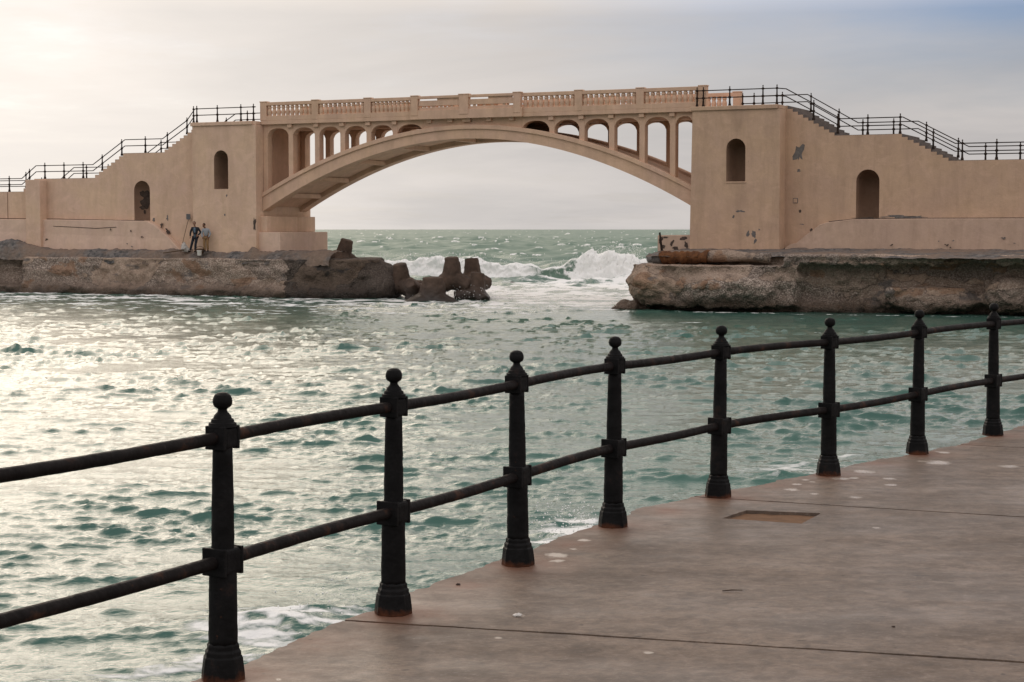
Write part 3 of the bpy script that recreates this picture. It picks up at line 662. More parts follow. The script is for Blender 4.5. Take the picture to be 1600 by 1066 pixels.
    for sd in 'LR':
        a=Vector(J['an'+sd]); t=Vector(J['toe'+sd]); bm=bmesh.new(); d=(t-a); d.z=0
        ellip(bm,(a+t)/2+Vector((0,0,-.012))-d*.05,(.052,d.length*.5+.075,.052),math.atan2(d.y,d.x)-math.pi/2)
        for v in bm.verts: v.co.z=max(v.co.z,0)
        bmobj('shoe',bm,M['shoe'],r,True)
    return r
poseA=dict(pelvis=(.05,.08,.93),waist=(.055,.08,1.10),chest=(.05,.07,1.30),neckb=(.035,.06,1.46),neck=(.03,.05,1.52),headb=(.025,.03,1.60),head=(.02,.02,1.66),look=(.15,-1,-.05),
  shL=(-.14,.06,1.40),elL=(-.235,.06,1.14),wrL=(-.225,-.02,.92),shR=(.24,.07,1.39),elR=(.37,.10,1.15),wrR=(.235,-.01,.98),
  hipL=(-.05,.07,.86),knL=(-.13,-.02,.49),anL=(-.24,-.02,.09),hipR=(.14,.07,.86),knR=(.11,-.06,.50),anR=(.07,-.05,.09),toeL=(-.28,-.17,.035),toeR=(.09,-.22,.035))
poseB=dict(pelvis=(.04,.10,.92),waist=(.05,.10,1.08),chest=(.04,.06,1.27),neckb=(-.01,.02,1.42),neck=(-.03,.0,1.48),headb=(-.05,-.02,1.56),head=(-.06,-.035,1.62),look=(-.45,-1,-.15),
  shL=(-.15,.03,1.36),elL=(-.21,.0,1.08),wrL=(-.14,-.10,.88),shR=(.21,.06,1.35),elR=(.31,.10,1.08),wrR=(.21,-.03,.88),
  hipL=(-.05,.08,.85),knL=(-.06,-.04,.49),anL=(-.02,.0,.09),hipR=(.13,.08,.85),knR=(.14,-.03,.49),anR=(.17,.0,.09),toeL=(-.05,-.16,.035),toeR=(.21,-.15,.035))
person(bw(-17.66,-1.40,2.64),'taller man in a dark open jacket and jeans, standing at the tower corner',poseA,'skin_tan','jacket','shirt','jeans',1.04)
person(bw(-16.98,-1.22,2.68),'shorter man in a pale grey sweater and tan trousers, hands low in front',poseB,'skin_brown','sweater',None,'chino',.98)
bk=empty('bucket',bw(-17.18,-1.55,2.44),0); tag(bk,'white plastic bucket on the rubble between the two men','bucket')
bm=bmesh.new(); lathe(bm,[(.11,0),(.125,.02),(.15,.29),(.162,.30),(.160,.325),(.143,.32),(.118,.03),(0,.03)],20); bmobj('pail',bm,M['white_plastic'],bk,True)
bm=bmesh.new(); tube(bm,[(.155*math.cos(a),-.10*math.sin(a)-.01,.30-.10*math.sin(a)) for a in [math.pi*i/12 for i in range(13)]],.006,6); bmobj('handle',bm,M['steelgrey'],bk)
bg=empty('basket',bw(-17.36,-1.25,2.56),0); tag(bg,'dark brown basket standing behind the white bucket','basket')
bm=bmesh.new(); lathe(bm,[(.20,0),(.24,.05),(.27,.24),(.26,.30),(.24,.30),(.22,.08),(0,.06)],14); bmobj('basket_body',bm,M['basket'],bg,True)
bm=bmesh.new(); tube(bm,[(.24*math.cos(a),0,.29+.14*math.sin(a)) for a in [math.pi*i/12 for i in range(13)]],.016,6); bmobj('handle',bm,M['basket'],bg)
sh=empty('shovel',bw(-18.85,-1.15,2.62),BROT); tag(sh,'long-handled shovel propped blade up against the wall left of the men','shovel')
top=Vector((-.36,1.36,2.06)); bm=bmesh.new(); tube(bm,[(0,0,0),tuple(top*.5+Vector((-.02,0,0))),tuple(top)],.021,7); bmobj('handle',bm,M['wood'],sh)
bm=bmesh.new(); a=top; pts=[(-.10,-.06),(.12,-.06),(.17,.02),(.165,.28),(-.13,.29),(-.145,.02)]
prism(bm,[(a.x+x,a.z+z) for x,z in pts],a.y-.05,a.y-.03); bmobj('blade',bm,M['steelgrey'],sh)
sk=empty('sack',bw(-18.72,-.95,2.60),0); tag(sk,'crumpled white sack slumped at the foot of the shovel','sack')
bm=bmesh.new(); ellip(bm,(0,0,.30),(.20,.17,.26)); ellip(bm,(.17,.02,.16),(.15,.13,.15)); ellip(bm,(.0,0,.5),(.10,.08,.10))
me=remeshed(bm,.03,2); displace(me,lambda p,n:.05*frac(p*5)+.03*frac(p*11)); setme('sack_body',me,[M['sack']],sk)
bm=bmesh.new(); lathe(bm,[(.06,.55),(.04,.58),(.08,.65),(0,.62)],10); bmobj('sack_neck',bm,M['sack'],sk,True)
def plank(loc,L,rz,label):
    o=empty('plank',loc,rz); tag(o,label,'plank'); bm=bmesh.new(); box(bm,-L/2,L/2,-.07,.07,0,.05); p=bmobj('board',bm,M['basket'],o,bevel=.008); p.rotation_euler=(0,R(-7),0)
    return o
plank(bw(-19.3,-1.25,2.64),1.5,BROT,'dark broken board lying on the rubble at the foot of the shovel')
# ------------------------------------------------------------------ promenade (pavement) and the railing along its edge
PZ=2.45
edge=[(-9,-7),(-4.6,-.6),(-3.0,2.6),(-2.05,4.55),(-1.45,5.65),(-1.01,6.42),(-.79,6.92),(-.66,7.22),(-.44,7.66),(-.06,8.40),(.46,9.40),(.75,9.97),(1.14,10.45),(1.65,10.97),(2.07,11.47),(2.77,12.26),(3.40,12.93),(4.29,14.22),(5.5,15.8),(8,19.5),(12,26),(20,40)]
def densify(pts,step,amp,seed):
    out=[]
    for (x0,y0),(x1,y1) in zip(pts,pts[1:]):
        L=math.hypot(x1-x0,y1-y0); n=max(1,int(L/step)); nx,ny=-(y1-y0)/L,(x1-x0)/L
        for i in range(n):
            f=i/n; x=x0+(x1-x0)*f; y=y0+(y1-y0)*f; p=Vector((x*1.0,y,seed))
            d=amp*(noise.noise(p*2.2)+.6*noise.noise(p*7)+.45*noise.noise(p*19)-.8*max(0,noise.noise(p*5+Vector((9,9,9)))-.25))
            out.append((x+nx*d,y+ny*d))
    out.append(pts[-1]); return out
J=[((-.66,7.09),(1.95,6.40)),((1.22,10.38),(2.93,9.68)),((3.47,12.935),(3.99,12.705))]
def joint_line(k,side):
    (x0,y0),(x1,y1)=J[k]; d=Vector((x1-x0,y1-y0)).normalized(); n=Vector((-d.y,d.x)); out=[]; L=34; m=420
    for i in range(m+1):
        t=L*(i/m)**1.6; p=Vector((x0,y0))+d*t; q=Vector((p.x,p.y,3.+k))
        j=.010*noise.noise(q*1.1)+.006*noise.noise(q*6)+ (.5*.022+.009*max(0,noise.noise(q*3+Vector((side,4,4)))))*side
        p=p+n*j; out.append((p.x,p.y))
    return out
de=densify(edge,.022,.042,4.)
def onside(p,k):
    (x0,y0),(x1,y1)=J[k]; return (x1-x0)*(p[1]-y0)-(y1-y0)*(p[0]-x0)
def pave():
    t=NT('promenade_concrete'); s=t.sep()
    a=t.noise(1.0,8,.68,vec=t.mapped((1.3,1.9,1)),dist=.5); b=t.noise(1.0,8,.7,vec=t.mapped((5,6.5,3))); f=t.noise(60,4,.7)
    c=t.mix(t.ramp(a,.34,.66),(.118,.084,.062),(.235,.171,.128))
    c=t.mix(t.ramp(b,.45,.62,0,.5),c,(.085,.064,.052))
    gr=t.noise(1.0,6,.78,vec=t.mapped((26,60,26))); c=t.mix(t.ramp(gr,.40,.66,0,.5),c,(.085,.066,.054)); gl=t.noise(1.0,5,.75,vec=t.mapped((30,55,30),loc=(3,1,0))); c=t.mix(t.ramp(gl,.56,.7,0,.5),c,(.33,.28,.245)); sp1=t.noise(13,7,.72,vec=t.mapped((1,1.15,1)),dist=.5); c=t.mix(t.ramp(sp1,.36,.52,.62,0),c,(.075,.057,.047)); c=t.mix(t.ramp(sp1,.56,.70,0,.55),c,(.27,.215,.18)); c=t.mix(t.ramp(f,.55,.75,0,.35),c,(.12,.09,.07))
    lt=t.noise(1.0,7,.72,vec=t.mapped((3.2,4.2,2),loc=(7,1,0))); c=t.mix(t.ramp(lt,.60,.75,0,.5),c,(.27,.225,.195))
    # rust washed out round the post feet and along the edge
    d=None
    pts=[(x,y,PZ) for x,y in POSTS]+[((POSTS[i][0]+POSTS[i+1][0])/2,(POSTS[i][1]+POSTS[i+1][1])/2,PZ) for i in range(len(POSTS)-1)]
    for i,p in enumerate(pts):
        v=t.node('ShaderNodeVectorMath',operation='DISTANCE'); t.con(t.pos,v.inputs[0]); v.inputs[1].default_value=p
        q=v.outputs['Value'] if i<len(POSTS) else t.math('ADD',v.outputs['Value'],.10)
        d=q if d is None else t.math('MINIMUM',d,q)
    rn=t.noise(5,6,.65); dd=t.math('ADD',d,t.math('MULTIPLY',rn,-.42))
    c=t.mix(t.ramp(dd,-.16,.0,.85,0),c,(.13,.042,.022))
    c=t.mix(t.ramp(dd,-.08,.22,.45,0),c,(.20,.105,.068))
    # dark scuffs and pale dried marks
    sp=t.noise(1.0,3,.5,vec=t.mapped((9,15,9),loc=(2,2,0))); c=t.mix(t.ramp(sp,.70,.735,0,.8),c,(.035,.026,.022))
    pd=None
    for (px,py,rx) in PUD:
        v=t.node('ShaderNodeVectorMath',operation='SUBTRACT'); t.con(t.pos,v.inputs[0]); v.inputs[1].default_value=(px,py,PZ)
        m=t.node('ShaderNodeVectorMath',operation='MULTIPLY'); t.con(v.outputs[0],m.inputs[0]); m.inputs[1].default_value=(1/rx,1/(rx*1.1),0)
        l=t.node('ShaderNodeVectorMath',operation='LENGTH'); t.con(m.outputs[0],l.inputs[0])
        pd=l.outputs['Value'] if pd is None else t.math('MINIMUM',pd,l.outputs['Value'])
    pm=t.ramp(t.math('ADD',pd,t.math('MULTIPLY',t.noise(14,5,.7),1.9)),1.30,1.75,1,0)
    c=t.mix(t.math('MULTIPLY',pm,.62),c,(.50,.43,.365))
    damp=t.noise(1.0,6,.6,vec=t.mapped((.5,1.2,1),loc=(4,0,2)))
    ro=t.math('ADD',t.ramp(damp,.35,.65,.36,.62),t.ramp(b,.3,.7,-.05,.12))
    ro=t.math('MULTIPLY',ro,t.ramp(pm,0,1,1,.5))
    n=t.bump(b,.35,.012); n=t.bump(f,.25,.004,n)
    return t.done(c,ro,n,.24)
POSTS=[(-1.70,5.02),(-1.06,6.17),(-.51,7.24),(.03,8.30),(.56,9.38),(1.27,10.43),(2.12,11.35),(2.97,12.43),(3.84,13.55),(4.78,14.70)]
PUD=[tuple(seaat(px,py,PZ)[:2])+(r,) for px,py,r in ((866,868,.085),(872,876,.055),(897,858,.03),(912,844,.045),(1350,737,.10),(1246,757,.045),(1258,750,.04),(1270,753,.03),(1238,765,.06),(1312,748,.08),(1334,747,.05),(1389,748,.06),(1392,758,.055),(1336,777,.055),(1274,772,.04),(1465,723,.13),(1440,721,.06),(1473,707,.07),(1577,729,.09),(1370,825,.035),(812,962,.03),(779,997,.022),(435,1062,.02),(1012,1020,.03))]
M['pave']=pave()
top=[]
chunks=[]; cur=[]; k=0
for p in de:
    while k<3 and onside(p,k)>0 and p[1]>J[k][0][1]-.2:
        chunks.append(cur); cur=[]; k+=1
    cur.append(p)
chunks.append(cur)
hatch=[tuple(seaat(px,py,PZ)[:2]) for px,py in ((1128,810),(1166,797.5),(1283,802),(1252,818.5))]
for i,ch in enumerate(chunks):
    loop=list(ch)
    if i<3: loop+=joint_line(i,-1)
    else: loop+=[(45,40)]
    if i==0: loop+=[(45,loop[-1][1]),(45,-14),(-9,-14)]
    elif i==3: loop+= [(45,joint_line(2,1)[-1][1])]+joint_line(2,1)[::-1]
    else: loop+=joint_line(i-1,1)[::-1]
    ll=[]
    for p in loop:
        if not ll or math.hypot(p[0]-ll[-1][0],p[1]-ll[-1][1])>1e-4: ll.append(p)
    bm=bmesh.new(); n=len(ll)
    a=[bm.verts.new((x,y,PZ)) for x,y in ll]; b=[bm.verts.new((x,y,PZ-.16)) for x,y in ll]
    ed=[bm.edges.new((a[j],a[(j+1)%n])) for j in range(n)]
    hv=None
    if i==1:
        hv=[]; m=10
        for q in range(4):
            p0,p1=hatch[q],hatch[(q+1)%4]
            for s in range(m):
                f=s/m; w=Vector((p0[0]+(p1[0]-p0[0])*f,p0[1]+(p1[1]-p0[1])*f,0)); hv.append(bm.verts.new((w.x+.006*noise.noise(w*30),w.y+.006*noise.noise(w*30+Vector((5,5,5))),PZ)))
        ed+=[bm.edges.new((hv[j],hv[(j+1)%len(hv)])) for j in range(len(hv))]
    bmesh.ops.triangle_fill(bm,use_beauty=True,edges=ed,normal=(0,0,1))
    for j in range(n): bm.faces.new((a[j],b[j],b[(j+1)%n],a[(j+1)%n]))
    if hv:
        lo=[bm.verts.new((v.co.x,v.co.y,PZ-.05)) for v in hv]; m=len(hv)
        for j in range(m): bm.faces.new((hv[j],hv[(j+1)%m],lo[(j+1)%m],lo[j]))
    sl=bmobj('pavement',bm,M['pave'],None); tag(sl,kind='structure')
inset=densify([(x+.05,y-.05) for x,y in edge],.12,.05,8.)
bm=bmesh.new(); slabpoly(bm,inset+[(45,40),(45,-14),(-9,-14)],-2.,PZ-.03); tag(bmobj('ground',bm,M['hole'],None),kind='structure')
hb=empty('hatch',(sum(h[0] for h in hatch)/4,sum(h[1] for h in hatch)/4,PZ-.024)); tag(hb,'square recess in the pavement filled with orange-brown earth','hatch')
hc=Vector(hb.location); bm=bmesh.new(); g=9; gv=[]
for i in range(g+1):
    for j in range(g+1):
        u,v=i/g,j/g; h=[Vector((*q,0)) for q in hatch]; p=h[0]*(1-u)*(1-v)+h[1]*(1-u)*v+h[2]*u*v+h[3]*u*(1-v)
        gv.append(bm.verts.new((p.x-hc.x,p.y-hc.y,.006+.008*noise.noise(p*18))))
for i in range(g):
    for j in range(g): bm.faces.new((gv[i*(g+1)+j],gv[(i+1)*(g+1)+j],gv[(i+1)*(g+1)+j+1],gv[i*(g+1)+j+1]))
bmobj('earth_fill',bm,M['earth'],hb,True)
# railing
rail=empty('promenade_railing',(*POSTS[1],PZ)); tag(rail,'black cast iron railing with ball-topped posts along the edge of the promenade','railing')
RO=Vector((*POSTS[1],PZ))
def post_parts(parent):
    bm=bmesh.new()
    lathe(bm,[(.083,0),(.081,.03),(.074,.085),(.069,.088),(.068,.105),(.061,.112),(.061,.128),(.0545,.136)],8,rot=math.pi/8); bs=bmobj('base',bm,M['iron'],parent,bevel=.004)
    bm=bmesh.new(); lathe(bm,[(.054,.13),(.0525,.25),(.051,.385),(.043,.49),(.0425,.50),(.0405,.65),(.0365,.86)],16)
    me=bpy.data.meshes.new('shaft'); bmesh.ops.subdivide_edges(bm,edges=[e for e in bm.edges if abs(e.verts[0].co.z-e.verts[1].co.z)>.02],cuts=5); bmesh.ops.recalc_face_normals(bm,faces=bm.faces); bm.to_mesh(me); bm.free()
    displace(me,lambda p,n:.0022*frac(p*26)); setme('shaft',me,[M['iron']],parent)
    bm=bmesh.new(); lathe(bm,[(.052,.930),(.050,.944),(.043,.946),(.040,.958),(.034,.960),(.030,.972),(.022,.980),(.0175,.986),(.0165,.993),(.019,.996),(.030,1.003),(.0345,1.012),(.036,1.022),(.0345,1.033),(.029,1.045),(.018,1.053),(0,1.056)],26)
    me=bpy.data.meshes.new('finial'); bmesh.ops.recalc_face_normals(bm,faces=bm.faces); bm.to_mesh(me); bm.free(); setme('finial',me,[M['iron']],parent); me.set_sharp_from_angle(angle=R(28))
    def collar(z0,z1,w,l,name):
        bm=bmesh.new(); h=(z1-z0)
        box(bm,-l*.46,l*.46,-w*.48,w*.48,z0+.005,z1-.005); bmesh.ops.bevel(bm,geom=list(bm.edges),offset=.017,segments=3,profile=.6,affect='EDGES')
        for s in (-1,1): box(bm,s*l*.44-.008,s*l*.44+.008,-w*.49,w*.49,z0+.003,z1-.003)
        return bmobj(name,bm,M['iron'],parent,bevel=.006)
    collar(.845,.937,.088,.090,'upper_collar'); collar(.384,.492,.105,.112,'lower_collar')
p0=None; rr=random.Random(5)
for i,(x,y) in enumerate(POSTS):
    a=POSTS[max(i-1,0)]; b=POSTS[min(i+1,len(POSTS)-1)]; ang=math.atan2(b[1]-a[1],b[0]-a[0])
    loc=Vector((x,y,PZ))-RO
    lean=(R(rr.uniform(-.5,.5)),R(rr.uniform(-.45,.45)),ang)
    if i==5: lean=(R(.2),R(1.0),ang)
    if p0 is None:
        p0=empty('post'); p0.parent=rail; post_parts(p0); p0.location=loc; p0.rotation_euler=lean
    else:
        c=p0.copy(); COL.objects.link(c); c.parent=rail; c.location=loc; c.rotation_euler=lean
        for ch in list(p0.children):
            d=ch.copy(); COL.objects.link(d); d.parent=c
            for g2 in list(ch.children): e=g2.copy(); COL.objects.link(e); e.parent=d
for i in range(len(POSTS)-1):
    for nm,h,r in (('handrail',.890,.0235),('mid_rail',.437,.0250)):
        a=Vector((*POSTS[i],PZ+h))-RO; b=Vector((*POSTS[i+1],PZ+h))-RO; bm=bmesh.new(); k=26
        tube(bm,[a+(b-a)*(j/k)+Vector((0,0,.006*math.sin(math.pi*j/k)*(1 if (i+len(nm))%2 else -1))) for j in range(k+1)],r,12)
        me=bpy.data.meshes.new(nm); bm.to_mesh(me); bm.free(); displace(me,lambda p,n:.0014*frac(p*22)); setme(nm,me,[M['rail']],rail)
# small litter
tw=empty('twig',seaat(1144,925,PZ)+Vector((0,0,.006)),R(6)); tag(tw,'short dark twig lying on the bare middle of the pavement','twig')
bm=bmesh.new(); tube(bm,[(-.045,0,0),(0,.004,.002),(.048,.0,.001)],[.003,.0035,.002],6); bmobj('stem',bm,M['hole'],tw)
for px,py,s,lb in ((808,963,.02,'pale paper shred on the pavement near the second bare joint end, nearest the third post'),(1396,980,.008,'tiny dark pebble on the pavement just above the long front joint'),(716,914,.011,'dark pebble on the pavement between the second and third posts')):
    o=boulder('scrap' if s>.015 else 'pebble',seaat(px,py,PZ)+Vector((0,0,s*.25)),(s,s*.8,s*.35),0,M['scrap' if s>.015 else 'hole'],lb,px%17); o['category']='scrap' if s>.015 else 'pebble'
# ------------------------------------------------------------------ water
class Tile:
    """a periodic patch of wind sea made by inverse FFT; height and horizontal drift"""
    def __init__(s,L,N,lmin,lmax,peak,wdir,spread,seed,ang,steep):
        g=np.random.default_rng(seed); k1=np.fft.fftfreq(N,1./N)*2*np.pi/L; KX,KY=np.meshgrid(k1,k1,indexing='xy'); K=np.hypot(KX,KY); K[0,0]=1
        lam=2*np.pi/K; kp=2*np.pi/peak
        S=np.exp(-1.25*(kp/K)**2)/K**3.05
        S*=np.exp(-(lmin/lam)**4)*(lam<lmax)
        c=(KX*math.cos(wdir)+KY*math.sin(wdir))/K; S*=np.abs(c)**spread*.975+.025; S[0,0]=0
        A=np.sqrt(S)*(g.normal(size=(N,N))+1j*g.normal(size=(N,N)))
        h=np.fft.ifft2(A).real; sd=h.std(); s.h=h/sd
        s.dx=np.fft.ifft2(-1j*KX/K*A).real/sd; s.dy=np.fft.ifft2(-1j*KY/K*A).real/sd
        jx=np.fft.ifft2(KX*KX/K*A).real/sd; jy=np.fft.ifft2(KY*KY/K*A).real/sd; s.j=jx+jy
        gx=np.fft.ifft2(1j*KX*A).real/sd; gy=np.fft.ifft2(1j*KY*A).real/sd
        s.slope=math.sqrt((gx**2+gy**2).mean()); s.amp=steep/s.slope; s.L=L; s.N=N; s.ca,s.sa=math.cos(ang),math.sin(ang); s.js=s.j.std()
    def at(s,X,Y,*arr):
        u=(X*s.ca+Y*s.sa)/s.L*s.N; v=(-X*s.sa+Y*s.ca)/s.L*s.N
        i=np.floor(u).astype(np.int64); j=np.floor(v).astype(np.int64); f=u-i; q=v-j; i%=s.N; j%=s.N; i1=(i+1)%s.N; j1=(j+1)%s.N
        return [(a[j,i]*(1-f)+a[j,i1]*f)*(1-q)+(a[j1,i]*(1-f)+a[j1,i1]*f)*q for a in arr]
def sstep(a,b,x):
    t=np.clip((x-a)/(b-a),0,1); return t*t*(3-2*t)
# chop in the cove, finer ripple, and the open-sea swell
chop=Tile(47.,1024,.20,9,2.1,R(82),6.,11,0.,.190)
rip=Tile(9.7,768,.04,.9,.42,R(74),1.6,5,.35,.235)
swell=Tile(310.,768,3.0,90,24.,R(75),2.4,21,.15,.27)
wander=Tile(47.,256,2.5,47,12.,R(90),.4,31,.8,1.)
CL=np.array([BM.to_3x3()@Vector((1,0,0)),BM.to_3x3()@Vector((0,1,0))])
def sea_fields(X,Y,dr):
    r=np.hypot(X,Y)
    sx=(X-BR[0])*CL[0][0]+(Y-BR[1])*CL[0][1]; sy=(X-BR[0])*CL[1][0]+(Y-BR[1])*CL[1][1]     # bridge frame
    h,dx,dy,j=chop.at(X,Y,chop.h,chop.dx,chop.dy,chop.j)
    gust=wander.at(X,Y,wander.h)[0]
    lee=1-.6*sstep(12,20,sx)*sstep(-22,-9,sy)*(1-sstep(-6,2,sy))
    open_=sstep(4,45,sy)
    a=chop.amp*lee*(1+.30*gust)*(1+.50*sstep(24,62,r))*(1+.8*open_)
    fade=1/(1+(dr/.55)**2)
    h=h+.16*(h*h-1); Z=h*a*fade; DX=-dx*a*.85*fade; DY=-dy*a*.85*fade
    h2,x2,y2=rip.at(X,Y,rip.h,rip.dx,rip.dy); b=rip.amp*lee*(1+.35*gust)*(1+.5*sstep(24,62,r))/(1+(dr/.20)**2)
    Z+=h2*b; DX-=x2*b*.5; DY-=y2*b*.5
    h3,x3,y3,j3=swell.at(X,Y,swell.h,swell.dx,swell.dy,swell.j)
    c=swell.amp*(.05+.95*open_)*(1-.75*sstep(600,3500,r)); Z+=h3*c; DX-=x3*c*.6; DY-=y3*c*.6
    # ---- foam
    n1=wander.at(X*3.1,Y*3.1,wander.h)[0]; n2=chop.at(X*2.3+17,Y*2.3,chop.h)[0]; n3=chop.at(X*.7,Y*.35+40,chop.h)[0]
    foam=np.clip(.08+.10*n1+.05*n3,0,.3)*(1-open_)*sstep(9,16,r)
    caps=sstep(1.9,3.0,j3/swell.js+.45*n2)*open_; foam=np.maximum(foam,.85*caps)
    foam=np.maximum(foam,.42*sstep(2.3,3.4,j/chop.js+.25*gust)*(1-open_))
    # broken water in and behind the gap
    zone=sstep(-24,-6,sx)*(1-sstep(17,24,sx))*sstep(1.0,5,sy)*(1-sstep(55,90,sy))
    foam=np.maximum(foam,zone*(.80+.22*n3+.16*n1))
    run=sstep(-10,-4,sx)*(1-sstep(12.5,15,sx))*sstep(-9.5,-3,sy+1.2*n1)*(1-sstep(5,9,sy)); foam=np.maximum(foam,run*(.62+.22*n3+.16*n1))
    run2=sstep(-70,-40,sx)*(1-sstep(8,14,sx))*sstep(-30,-3,sy+2*n1)*(1-sstep(0,1.5,sy)); foam=np.maximum(foam,run2*(.56+.22*n3+.14*n1))
    # wash at the rock foot
    rk=sstep(11,13,sx)*(1-sstep(50,60,sx))*np.exp(-((sy+8.2-.13*(sx-14))/.55)**2); foam=np.maximum(foam,rk*(.5+.35*n2))
    for (px,py,rx,ry,s) in ((430,985,1.15,1.0,.95),(470,975,.8,.6,.95),(240,1050,1.3,.7,.62),(330,1030,1.0,.6,.75),(895,830,.55,1.4,.85),(850,842,.5,1.0,.7),(1290,716,1.2,1.5,.45),(1190,735,1.6,1.8,.42),(1250,520,2.2,.8,.5),(1090,505,1.6,.8,.45)):
        p=seaat(px,py); foam=np.maximum(foam,s*np.exp(-((X-p.x)/rx)**2-((Y-p.y)/ry)**2)*(1+.35*n2+.25*n1))
    p=seaat(440,985); Z+=.22*np.exp(-((X-p.x)/1.2)**2-((Y-p.y)/.55)**2)
    rough=sstep(25,260,r)
    return X+DX,Y+DY,Z,np.clip(foam,0,1.2),rough
def water_mat():
    t=NT('sea_water')
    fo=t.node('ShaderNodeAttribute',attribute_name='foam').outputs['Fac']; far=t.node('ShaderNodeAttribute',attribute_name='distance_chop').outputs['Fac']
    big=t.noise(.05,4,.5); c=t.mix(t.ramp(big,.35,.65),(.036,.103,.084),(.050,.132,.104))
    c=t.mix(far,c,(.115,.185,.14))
    lace=t.noise(1.0,8,.72,vec=t.mapped((1.5,2.3,1.5)),dist=1.2); cell=t.voro(1.0,vec=t.mapped((1.3,2.0,1.3)),feature='DISTANCE_TO_EDGE')
    l2=t.math('ADD',t.math('MULTIPLY',t.math('SUBTRACT',lace,.5),1.5),t.math('MULTIPLY',cell,-.35))
    m=t.ramp(t.math('ADD',fo,l2),.42,.80)
    c=t.mix(m,c,(.88,.88,.86))
    n=t.bump(t.noise(1.0,5,.62,vec=t.mapped((2.2,4.2,2.2)),dist=.4),.30,.030); n=t.bump(t.noise(1.0,4,.6,vec=t.mapped((11,18,11))),.40,.026,n)
    n=t.bump(t.math('MULTIPLY',m,t.noise(9,6,.7)),.6,.05,n)
    ro=t.math('ADD',t.math('MULTIPLY',far,.46),.07); ro=t.math('MAXIMUM',ro,t.math('MULTIPLY',m,.9))
    t.b.inputs['IOR'].default_value=1.333
    return t.done(c,ro,n,.5)
M['water']=water_mat()
def attr(me,name,v):
    a=me.attributes.new(name,'FLOAT','POINT'); a.data.foreach_set('value',np.asarray(v,np.float32).ravel())
def grid_object(name,P,shape,foam,rough,mat):
    nr,nc=shape; me=bpy.data.meshes.new(name); n=nr*nc
    me.vertices.add(n); me.vertices.foreach_set('co',P.astype(np.float32).ravel())
    i=np.arange(nr-1)[:,None]*nc+np.arange(nc-1)[None,:]; q=np.stack([i,i+1,i+nc+1,i+nc],-1).reshape(-1,4).astype(np.int32); m=len(q)
    me.loops.add(m*4); me.loops.foreach_set('vertex_index',q.ravel()); me.polygons.add(m)
    me.polygons.foreach_set('loop_start',np.arange(0,m*4,4,dtype=np.int32)); 
    me.polygons.foreach_set('use_smooth',np.ones(m,bool)); me.materials.append(mat); me.update(calc_edges=True); me.validate()
    attr(me,'foam',foam); attr(me,'distance_chop',rough)
    return link(bpy.data.objects.new(name,me))
rate=lambda r:.0026 if r<45 else (.0036 if r<160 else (.006 if r<700 else .015))
rows=[5.0]; 
while rows[-1]<4600: rows.append(rows[-1]+max(.03,rate(rows[-1])*rows[-1]))
rows=np.array(rows); az=np.linspace(R(-31),R(31),820)
A,Rr_=np.meshgrid(az,rows,indexing='xy'); X=Rr_*np.sin(A); Y=Rr_*np.cos(A); dr=np.maximum(.03,.0032*Rr_)
x,y,z,fo,ro=sea_fields(X,Y,dr)
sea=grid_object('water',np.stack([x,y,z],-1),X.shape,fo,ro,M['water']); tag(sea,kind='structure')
# the breaking wave outside the gap: one long ridge, green in the middle, burst white at both ends
nx,nv=560,64
u=np.linspace(-15,19,nx); U=np.repeat(u[:,None],nv,1); V=np.repeat(np.linspace(0,1,nv)[None,:],nx,0)
H=.92+.68*np.exp(-((u+6)/6)**2)+1.22*sstep(3.4,6.4,u)*(1-.22*sstep(7,13,u)); H*=sstep(-15,-11,u)*(1-sstep(16.5,19,u)); H+=.12*np.sin(u*1.7)+.08*np.sin(u*4.1+1)
H=np.maximum(H,.02)[:,None]
burst=None
yc=139-.42*U+.8*np.sin(U*.35)
prof=np.where(V<.55,sstep(0,.55,V),1-sstep(.55,.98,V)**.8)                       # back slope, crest, steep face
yy=np.where(V<.55,6.5*(1-V/.55),-(V-.55)/.45*2.6)-(.55*np.exp(-((V-.60)/.09)**2)) # the crest leans forward
px,py=U.copy(),yc+yy*(.45+.4*H); pz=H*prof
lump=np.zeros_like(px); fine=np.zeros_like(px); dir_=np.zeros_like(px)
for i in range(nx):
    for j in range(nv):
        p=Vector((px[i,j]*.55,py[i,j]*.55,pz[i,j]*.9)); lump[i,j]=noise.fractal(p,.8,2.1,6); fine[i,j]=noise.fractal(p*4,.9,2.,4)
ue=U+1.3*lump+.5*fine-1.6*(V-.6); burst=np.clip(np.maximum(sstep(3.4,6.0,ue),sstep(4.6,-2.0,ue))*1.25,0,1)
w=burst*np.exp(-((V-.62)/.30)**2); pz=pz+w*(.20*lump+.12*fine)*H*.8+.06*lump*prof; py=py-w*(.30*lump+.18*fine); px=px+w*.2*fine
pz=pz-.45*(1-prof)
fo=np.clip(np.maximum(burst*(.42+1.05*np.exp(-((V-.70)/.33)**2))+.60*lump*burst, .75*np.exp(-((V-.57)/.05)**2)*(.75+.9*lump)+.25*fine+.40*(V>.45)),0,1.3)*sstep(.05,.3,prof+.35*(V>.55)*burst)
bw_=grid_object('breaking_wave',np.stack([px,py,pz],-1),px.shape,fo,np.full_like(px,1.),M['water']); tag(bw_,kind='structure')
